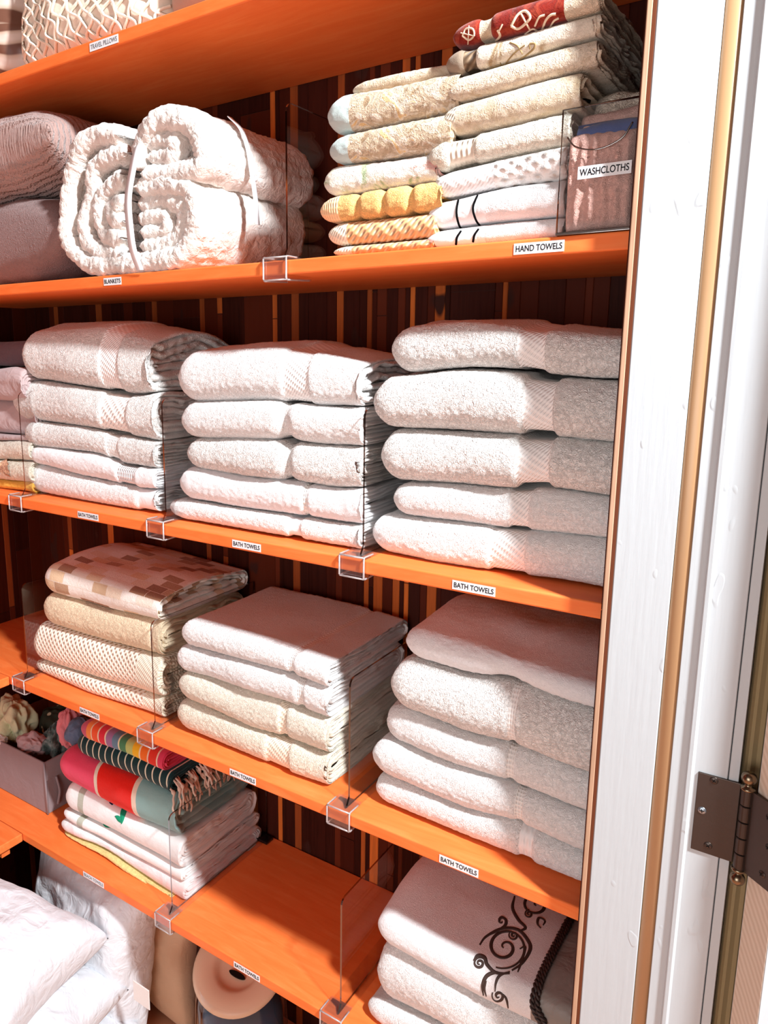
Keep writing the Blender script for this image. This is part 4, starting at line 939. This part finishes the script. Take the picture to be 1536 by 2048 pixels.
for i in range(44):
    a = (300 + i*3.6, 46 - i*1.28 + 0); p = at(a[0], a[1], .018)
    tube(bm, [p + V((-.0008, 0, -.0015)), p + V((.0010, -.001, 0)), p + V((.0022, 0, .0018))], .0008, 5)
o = bm_obj('stitching', bm, m_plain('pale_thread', (.88, .80, .74), .8, .1), None, False); o.parent = tp; bpy.context.view_layer.update(); o.matrix_parent_inverse = tp.matrix_world.inverted()

# ------------------------------------------------------------------ washcloth bin
wb = empty('washcloth_bin', (.263, .08, Z[2]), 'clear acrylic bin of washcloths at the right end of the second shelf', 'bin')
bx0, bx1, by0, by1, bz0, bz1 = .2250, .3010, -.002, .17, Z[2] + .001, .5245; t = .002
for nm, b in (('front_wall', (bx0, bx1, by0, by0+t, bz0, bz1)), ('back_wall', (bx0, bx1, by1-t, by1, bz0, bz1)), ('side_wall', (bx0, bx0+t, by0+t, by1-t, bz0, bz1)), ('side_wall', (bx1-t, bx1, by0+t, by1-t, bz0, bz1))):
    child(boxo(nm, b, ACR, .0004), wb)
child(boxo('bottom', (bx0 - .001, bx1, by0 - .001, by1, bz0 - .0008, bz0 + .0024), EDGE, .0006), wb)
bm = bmesh.new(); tube(bm, [(bx0, by0, bz0), (bx0, by0, bz1), (bx1, by0, bz1)], .0011, 6); child(bm_obj('rim', bm, EDGE, None, True), wb)
bm = bmesh.new(); tube(bm, catmull([(bx0 + .006, by0 - .0006, .497), (bx0 + .016, by0 - .0006, .486), (.263, by0 - .0006, .481), (bx1 - .016, by0 - .0006, .488), (bx1 - .006, by0 - .0006, .502)], 8), .0009, 6); child(bm_obj('finger_notch', bm, EDGE, None, True), wb)
PINK = m_terry('pink_terry', (.93, .74, .69), 260, .003); BLUE = m_fabric('denim_blue_cloth', (.24, .36, .60)); PCRM = m_terry('shaggy_cream', (.93, .86, .78), 160, .006, 1.)
def wcloth(name, label, x0, x1, y0, y1, z0, z1, mat, seed, rib=0., fl=.002):
    n_ = 56; u = np.linspace(0, 1, n_); vs = []; fs = []
    U, W = np.meshgrid(u*2-1, u*2-1, indexing='ij')
    for sg in (1, -1):
        r = np.clip(1-np.abs(U)**8, 0, 1)**.5*np.clip(1-np.abs(W)**6, 0, 1)**.5
        X = (x0+x1)/2 + U*(x1-x0)/2; Zz = (z0+z1)/2 + W*(z1-z0)/2
        Yy = (y0+y1)/2 + sg*(y1-y0)/2*r + sg*r*(rib*np.sin(X*520 + 2*noise3(X, 0*X, Zz, .03, seed)) + fl*noise3(X, 0*X, Zz, .008, seed) + fl*.5*noise3(X, 0*X, Zz, .003, seed+1))
        Zz = Zz + .004*noise3(X, 0*X+sg, Zz, .02, seed+2)*(W > .5)
        vs.append(np.stack([X, Yy, Zz], -1).reshape(-1, 3))
    idx = np.arange(n_*n_).reshape(n_, n_); q = np.stack([idx[:-1, :-1], idx[1:, :-1], idx[1:, 1:], idx[:-1, 1:]], -1).reshape(-1, 4)
    fs = [tuple(x[::-1]) for x in q] + [tuple(x + n_*n_) for x in q]
    o = mesh(name, np.concatenate(vs).tolist(), fs, mat); return tag(o, label, 'washcloth', 'washcloths in the clear bin')
wcloth('washcloth', 'pink ribbed washcloth facing the front inside the clear bin', bx0+.004, bx1-.004, .003, .034, bz0+.003, .501, PINK, 3, .0018)
wcloth('washcloth', 'blue washcloth edge above the pink one in the clear bin', bx0+.007, bx1-.004, .010, .050, bz0+.02, .5145, BLUE, 4, 0, .001)
wcloth('washcloth', 'pale pink washcloth rising behind the blue one in the bin', bx0+.004, bx1-.004, .03, .085, bz0+.02, .530, PINK, 5, 0, .003)
wcloth('washcloth', 'shaggy cream washcloth heaped above the bin rim', bx0+.008, bx1-.002, .06, .135, bz0+.02, .556, PCRM, 6, 0, .005)
sticker('WASHCLOTHS', .2440, .2970, .4600, by0 - .0008, 'white label reading WASHCLOTHS stuck on the clear bin', h=.0125, tilt=0)

# ------------------------------------------------------------------ far-left pile on the middle shelf
MAU = m_fabric('mauve_cotton', (.74, .66, .66), 900, .0004, .012); DMAU = m_fabric('dark_plum_cotton', (.42, .33, .35), 900, .0004, .01)
YLW = m_terry('golden_yellow_terry', (.97, .76, .33), 260, .002)
stack(3, .035, [
 dict(top=[(0, 680), (40, 682), (80, 700)], bot=[(0, 733), (40, 735), (80, 742)], l=(-90, 712), mat=DMAU, seed=131, fluff=.1, wav=2.5, name='pillowcase', cat='pillowcase', label='dark plum folded pillowcase topmost in the pile at the far left of the middle shelf', cap=True, yf=.06, xr=-.765),
 dict(bot=[(0, 800), (40, 806), (80, 800)], l=(-90, 765), mat=MAU, seed=132, fluff=.1, wav=3, name='pillowcase', cat='pillowcase', label='pale mauve puffy pillowcase bulging by the far-left divider', yf=.03, xr=-.80),
 dict(bot=[(0, 868), (40, 870), (80, 868)], l=(-80, 838), mat=MAU, seed=133, fluff=.1, wav=4, name='pillowcase', cat='pillowcase', label='ruffled mauve pillowcase beneath the puffy one at far left', yf=.05, xr=-.785),
 dict(bot=[(0, 880), (40, 881), (80, 882)], l=(-80, 873), mat=MAU, seed=134, fluff=.1, name='pillowcase', cat='pillowcase', label='thin flat mauve cloth above the cream towel at far left', yf=.045, xr=-.79),
 dict(bot=[(0, 918), (40, 920), (80, 922)], l=(-80, 900), mat=CREAM, seed=135, label='folded cream towel above the brown-motif towel at far left of the middle shelf', xr=-.795),
 dict(bot=[(0, 955), (40, 960), (80, 962)], l=(-80, 938), mat=CREAM2, seed=136, label='cream towel with a brown oval motif at far left of the middle shelf', yf=.03, xr=-.792),
 dict(l=(-80, 972), mat=YLW, seed=137, label='golden yellow towel lying on the middle shelf at far left', yf=.04, xr=-.797),
], -.79, depth=.2)
objs = {o.get('label'): o for o in bpy.data.objects if o.get('label')}
cm = objs['cream towel with a brown oval motif at far left of the middle shelf']
decal(cm, 'oval_motif', m_blotch('brown_motif', [(.60, .40, .30), (.88, .70, .56)], 120, 300, .001), [([(2, 925), (10, 938), (12, 950)], .030)])

# ------------------------------------------------------------------ fabric bin on the lowest shelf
FB = m_fabric('grey_mauve_canvas', (.60, .54, .55), 1200, .0004, .003, .8)
fb = empty('fabric_bin', (-.99, .18, Z[5]), 'grey-mauve canvas storage bin at the left end of the lowest shelf', 'bin')
X0, X1, Y0, Y1, z0, z1 = -1.155, -.879, .073, .285, Z[5] + .0008, Z[5] + .128
for nm, b in (('bin_front', (X0, X1, Y0, Y0+.004, z0, z1)), ('bin_side', (X1-.004, X1, Y0+.004, Y1, z0, z1)), ('bin_side', (X0, X0+.004, Y0+.004, Y1, z0, z1)), ('bin_back', (X0+.004, X1-.004, Y1-.004, Y1, z0, z1)), ('bin_bottom', (X0+.004, X1-.004, Y0+.004, Y1-.004, z0, z0+.004))):
    child(boxo(nm, b, FB, .0015), fb)
child(boxo('rim_fold', (X1-.003, X1+.002, Y0-.001, Y1, z1-.045, z1+.001), FB, .0015), fb)
bm = bmesh.new(); tube(bm, [(X1, Y0, z0), (X1 + .001, Y0 - .001, z1)], .0022, 6); child(bm_obj('corner_piping', bm, FB, None, True), fb)
bm = bmesh.new(); tube(bm, catmull([(X1+.002, .10, z1-.045), (X1+.007, .103, z1-.08), (X1+.004, .098, z0+.015)], 6), .003, 6); child(bm_obj('side_handle', bm, FB, None, True), fb)
# crumpled cloths in the bin
def crumple(name, label, cat, c, r, mat, seed, amp=.35, n_=70, stretch=(1, 1, 1), ruff=0):
    th = np.linspace(0, math.pi, n_); ph = np.linspace(0, 2*math.pi, n_*2, endpoint=False); T_, P_ = np.meshgrid(th, ph, indexing='ij')
    x, y, z = np.sin(T_)*np.cos(P_), np.sin(T_)*np.sin(P_), np.cos(T_)
    R_ = 1 + amp*noise3(x, y, z, .55, seed) + amp*.6*(.5-np.abs(noise3(x, y, z, .28, seed+1))) + ruff*np.sin(P_*9 + 3*noise3(x, y, z, .8, seed+3))*np.sin(T_)
    vs = np.stack([c[0] + x*R_*r*stretch[0], c[1] + y*R_*r*stretch[1], c[2] + z*R_*r*stretch[2]], -1).reshape(-1, 3)
    idx = np.arange(n_*2*n_).reshape(n_, 2*n_); a = idx[:-1]; b = idx[1:]
    q = np.stack([a, b, np.roll(b, -1, 1), np.roll(a, -1, 1)], -1).reshape(-1, 4)
    org = V(c); vs = vs - np.array(c)
    o = mesh(name, vs.tolist(), [tuple(t_) for t_ in q], mat); o.location = org; return tag(o, label, cat)
SPOT = N('dark_green_spotted'); vo = SPOT.n('ShaderNodeTexVoronoi'); vo.inputs['Scale'].default_value = 34; SPOT.l(SPOT.co(), vo.inputs[0])
SPOT = SPOT.bsdf(SPOT.ramp(vo.outputs[0], [(.0, lin((.72, .70, .58))), (.22, lin((.72, .70, .58))), (.26, lin((.20, .22, .17)))]), .8, .2)
GRN = m_blotch('dark_sage_ruffle', [(.16, .20, .19), (.38, .44, .42), (.60, .62, .60)], 30, 400, .001)
crumple('folded_cloth', 'dark green cloth with pale spots standing at the back of the canvas bin', 'cloth', (-.995, .20, -.640), .056, SPOT, 21, .2, stretch=(1.1, .7, 1.05))
crumple('hair_scrunchie', 'ruffled dark sage bundle on top of the canvas bin near its right corner', 'cloth', (-.928, .155, -.622), .040, GRN, 22, .35, stretch=(1, 1, .9), ruff=.22)
crumple('folded_cloth', 'dusty pink crumpled cloth beside the ruffled bundle in the canvas bin', 'cloth', (-.975, .115, -.628), .030, m_fabric('dusty_pink', (.78, .66, .66)), 23, .35, stretch=(1.2, 1, .8))
crumple('folded_cloth', 'small dark rose cloth behind the ruffled bundle in the bin', 'cloth', (-.945, .20, -.598), .024, m_fabric('dark_rose', (.55, .38, .38)), 24, .3)
crumple('folded_cloth', 'pale yellow-green crumpled cloth at the far left of the canvas bin', 'cloth', (-1.075, .13, -.605), .045, m_fabric('pale_chartreuse', (.86, .86, .70), 700, .001, .01), 25, .4, stretch=(.9, .9, 1.1), ruff=.1)
crumple('folded_cloth', 'white shiny cloth scrap at the front left of the canvas bin', 'cloth', (-1.075, .082, -.632), .022, SAT, 26, .3, stretch=(1.3, .8, .6))
# pink and blue-grey cloth standing by the beach towels
crumple('folded_cloth', 'rose pink cloth with upright pointed fold beside the rainbow towel', 'cloth', (-.845, .125, -.548), .034, m_fabric('rose_pink_cloth', (.86, .50, .52)), 27, .25, stretch=(.6, .8, 1.3), ruff=.12)
crumple('folded_cloth', 'slate blue towel roll end next to the pink pointed cloth', 'cloth', (-.800, .115, -.545), .028, m_terry('slate_blue', (.42, .48, .58), 260, .002), 28, .15, stretch=(1, 1.2, 1.2))

# ------------------------------------------------------------------ empty bay: price tag and rear clip
o = boxo('paper_tag', (-.455, -.425, .235, .262, Z[5] + .0004, Z[5] + .0008), m_plain('grey_white_paper', (.78, .74, .70), .7, .2)); tag(o, 'small white paper tag stuck on the empty bay of the lowest shelf', 'tag')
o = boxo('rear_clip', (-.452, -.405, .272, .296, Z[5] + .0004, Z[5] + .006), m_plain('smoked_plastic', (.10, .06, .06), .2, .6), .0015); tag(o, 'dark smoked plastic clip at the back of the empty bay', 'clip')

# ------------------------------------------------------------------ below the lowest shelf: pillows, lamp-like pot
SAT2 = m_fabric('white_pillow_cotton', (.88, .89, .91), 1200, .0003, .016, .8)
cushion('bed_pillow', 'white bed pillow highest of the three lying on the floor at the lower left', 'pillow', (-.80, -.22, -.845), (.50, .34, .17), SAT2, 31, (math.pi/2, .18, .25), 90, pw=.34, wr=.010, cell=.07)
cushion('bed_pillow', 'white bed pillow in the middle of the pile at the lower left', 'pillow', (-.77, -.20, -.975), (.50, .34, .14), SAT2, 32, (math.pi/2, .20, .30), 90, pw=.36, wr=.010, cell=.07)
cushion('bed_pillow', 'white bed pillow lowest of the pile at the lower left', 'pillow', (-.76, -.19, -1.10), (.50, .36, .14), SAT2, 33, (math.pi/2, .10, .30), 90, pw=.36, wr=.010, cell=.07)
cushion('bed_pillow', 'large white pillow standing upright with a white tag under the lowest shelf', 'pillow', (-.745, .075, -.985), (.37, .40, .16), SAT2, 34, (-.08, .10, -.10), 110, pw=.34, wr=.012, cell=.06)
n = m_plain('satin_tag', (.93, .90, .88), .4, .4, bump=.001, bs=300)
p_ = at(283, 1990, -.012); bm = bmesh.new(); box(bm, p_.x - .022, p_.x + .022, -.013, -.011, p_.z - .022, p_.z + .022, .0006)
tg = bm_obj('care_tag', bm, n); ob_ = [o for o in bpy.data.objects if o.get('label', '').startswith('large white pillow standing')][0]
tg.parent = ob_; bpy.context.view_layer.update(); tg.matrix_parent_inverse = ob_.matrix_world.inverted()
cushion('bed_pillow', 'tan-cased pillow standing behind the large white pillow', 'pillow', (-.705, .175, -1.00), (.38, .39, .10), m_fabric('tan_cotton', (.82, .68, .56), 900, .0004, .006), 35, (-.05, .05, -.05), 80, pw=.36, wr=.006)
cushion('bed_pillow', 'mauve-cased pillow standing against the back wall beside the tan one', 'pillow', (-.655, .255, -1.0), (.36, .40, .07), m_fabric('mauve_case', (.62, .50, .50), 900, .0004, .006), 36, (0, .03, 0), 60, pw=.36, wr=.006)
# container with cream dimpled lid
LC = V((-.386, .15, -.948)); hm = empty('humidifier', (LC.x, LC.y, FLOOR), 'round blue tank with a cream dimpled lid below the empty bay', 'humidifier')
LIDM = m_plain('cream_plastic', (.93, .80, .68), .35, .4); NB = m_plain('navy_slate_plastic', (.24, .36, .46), .25, .5)
ax = V((.10, -.42, 1)).normalized()
bm = bmesh.new(); lathe(bm, [(0, -.016), (.016, -.0155), (.034, -.013), (.043, -.008), (.047, -.001), (.055, .003), (.072, .004), (.088, .002), (.095, -.004), (.092, -.010), (.06, -.018), (0, -.022)], LC, 56, ax)
child(bm_obj('lid', bm, LIDM, None, True), hm)
bm = bmesh.new(); lathe(bm, [(.0, .006), (.004, .0045), (.0065, .001), (.007, -.004)], LC + ax*-.0150 + V((-.012, .018, .0)), 20, ax); child(bm_obj('lid_button', bm, LIDM, None, True), hm)
a_ = V((1, .1, 0)); a_ = (a_ - ax*a_.dot(ax)).normalized(); b2 = ax.cross(a_)
bm = bmesh.new(); vv = [bm.verts.new(LC + ax*-.0120 + V((.004, -.012, -.002)) + a_*.019*math.cos(t_) + b2*.0055*math.sin(t_)) for t_ in np.linspace(0, 2*math.pi, 25)[:-1]]
v2 = [bm.verts.new(v_.co - ax*.004) for v_ in vv]; bm.faces.new(vv); [bm.faces.new((vv[i], vv[(i+1) % 24], v2[(i+1) % 24], v2[i])) for i in range(24)]
child(bm_obj('steam_slot', bm, m_black, None, False), hm)
bm = bmesh.new(); lathe(bm, [(.086, -.02), (.092, -.06), (.098, -.20), (.094, -.215), (0, -.215)], LC + V((.006, .0, .0)), 48); child(bm_obj('clear_tank', bm, ACR, None, True), hm)
bm = bmesh.new(); lathe(bm, [(0, -.075), (.05, -.072), (.075, -.082), (.082, -.10), (.085, -.205), (0, -.205)], LC + V((.01, 0, 0)), 48); child(bm_obj('water_basin', bm, NB, None, True), hm)
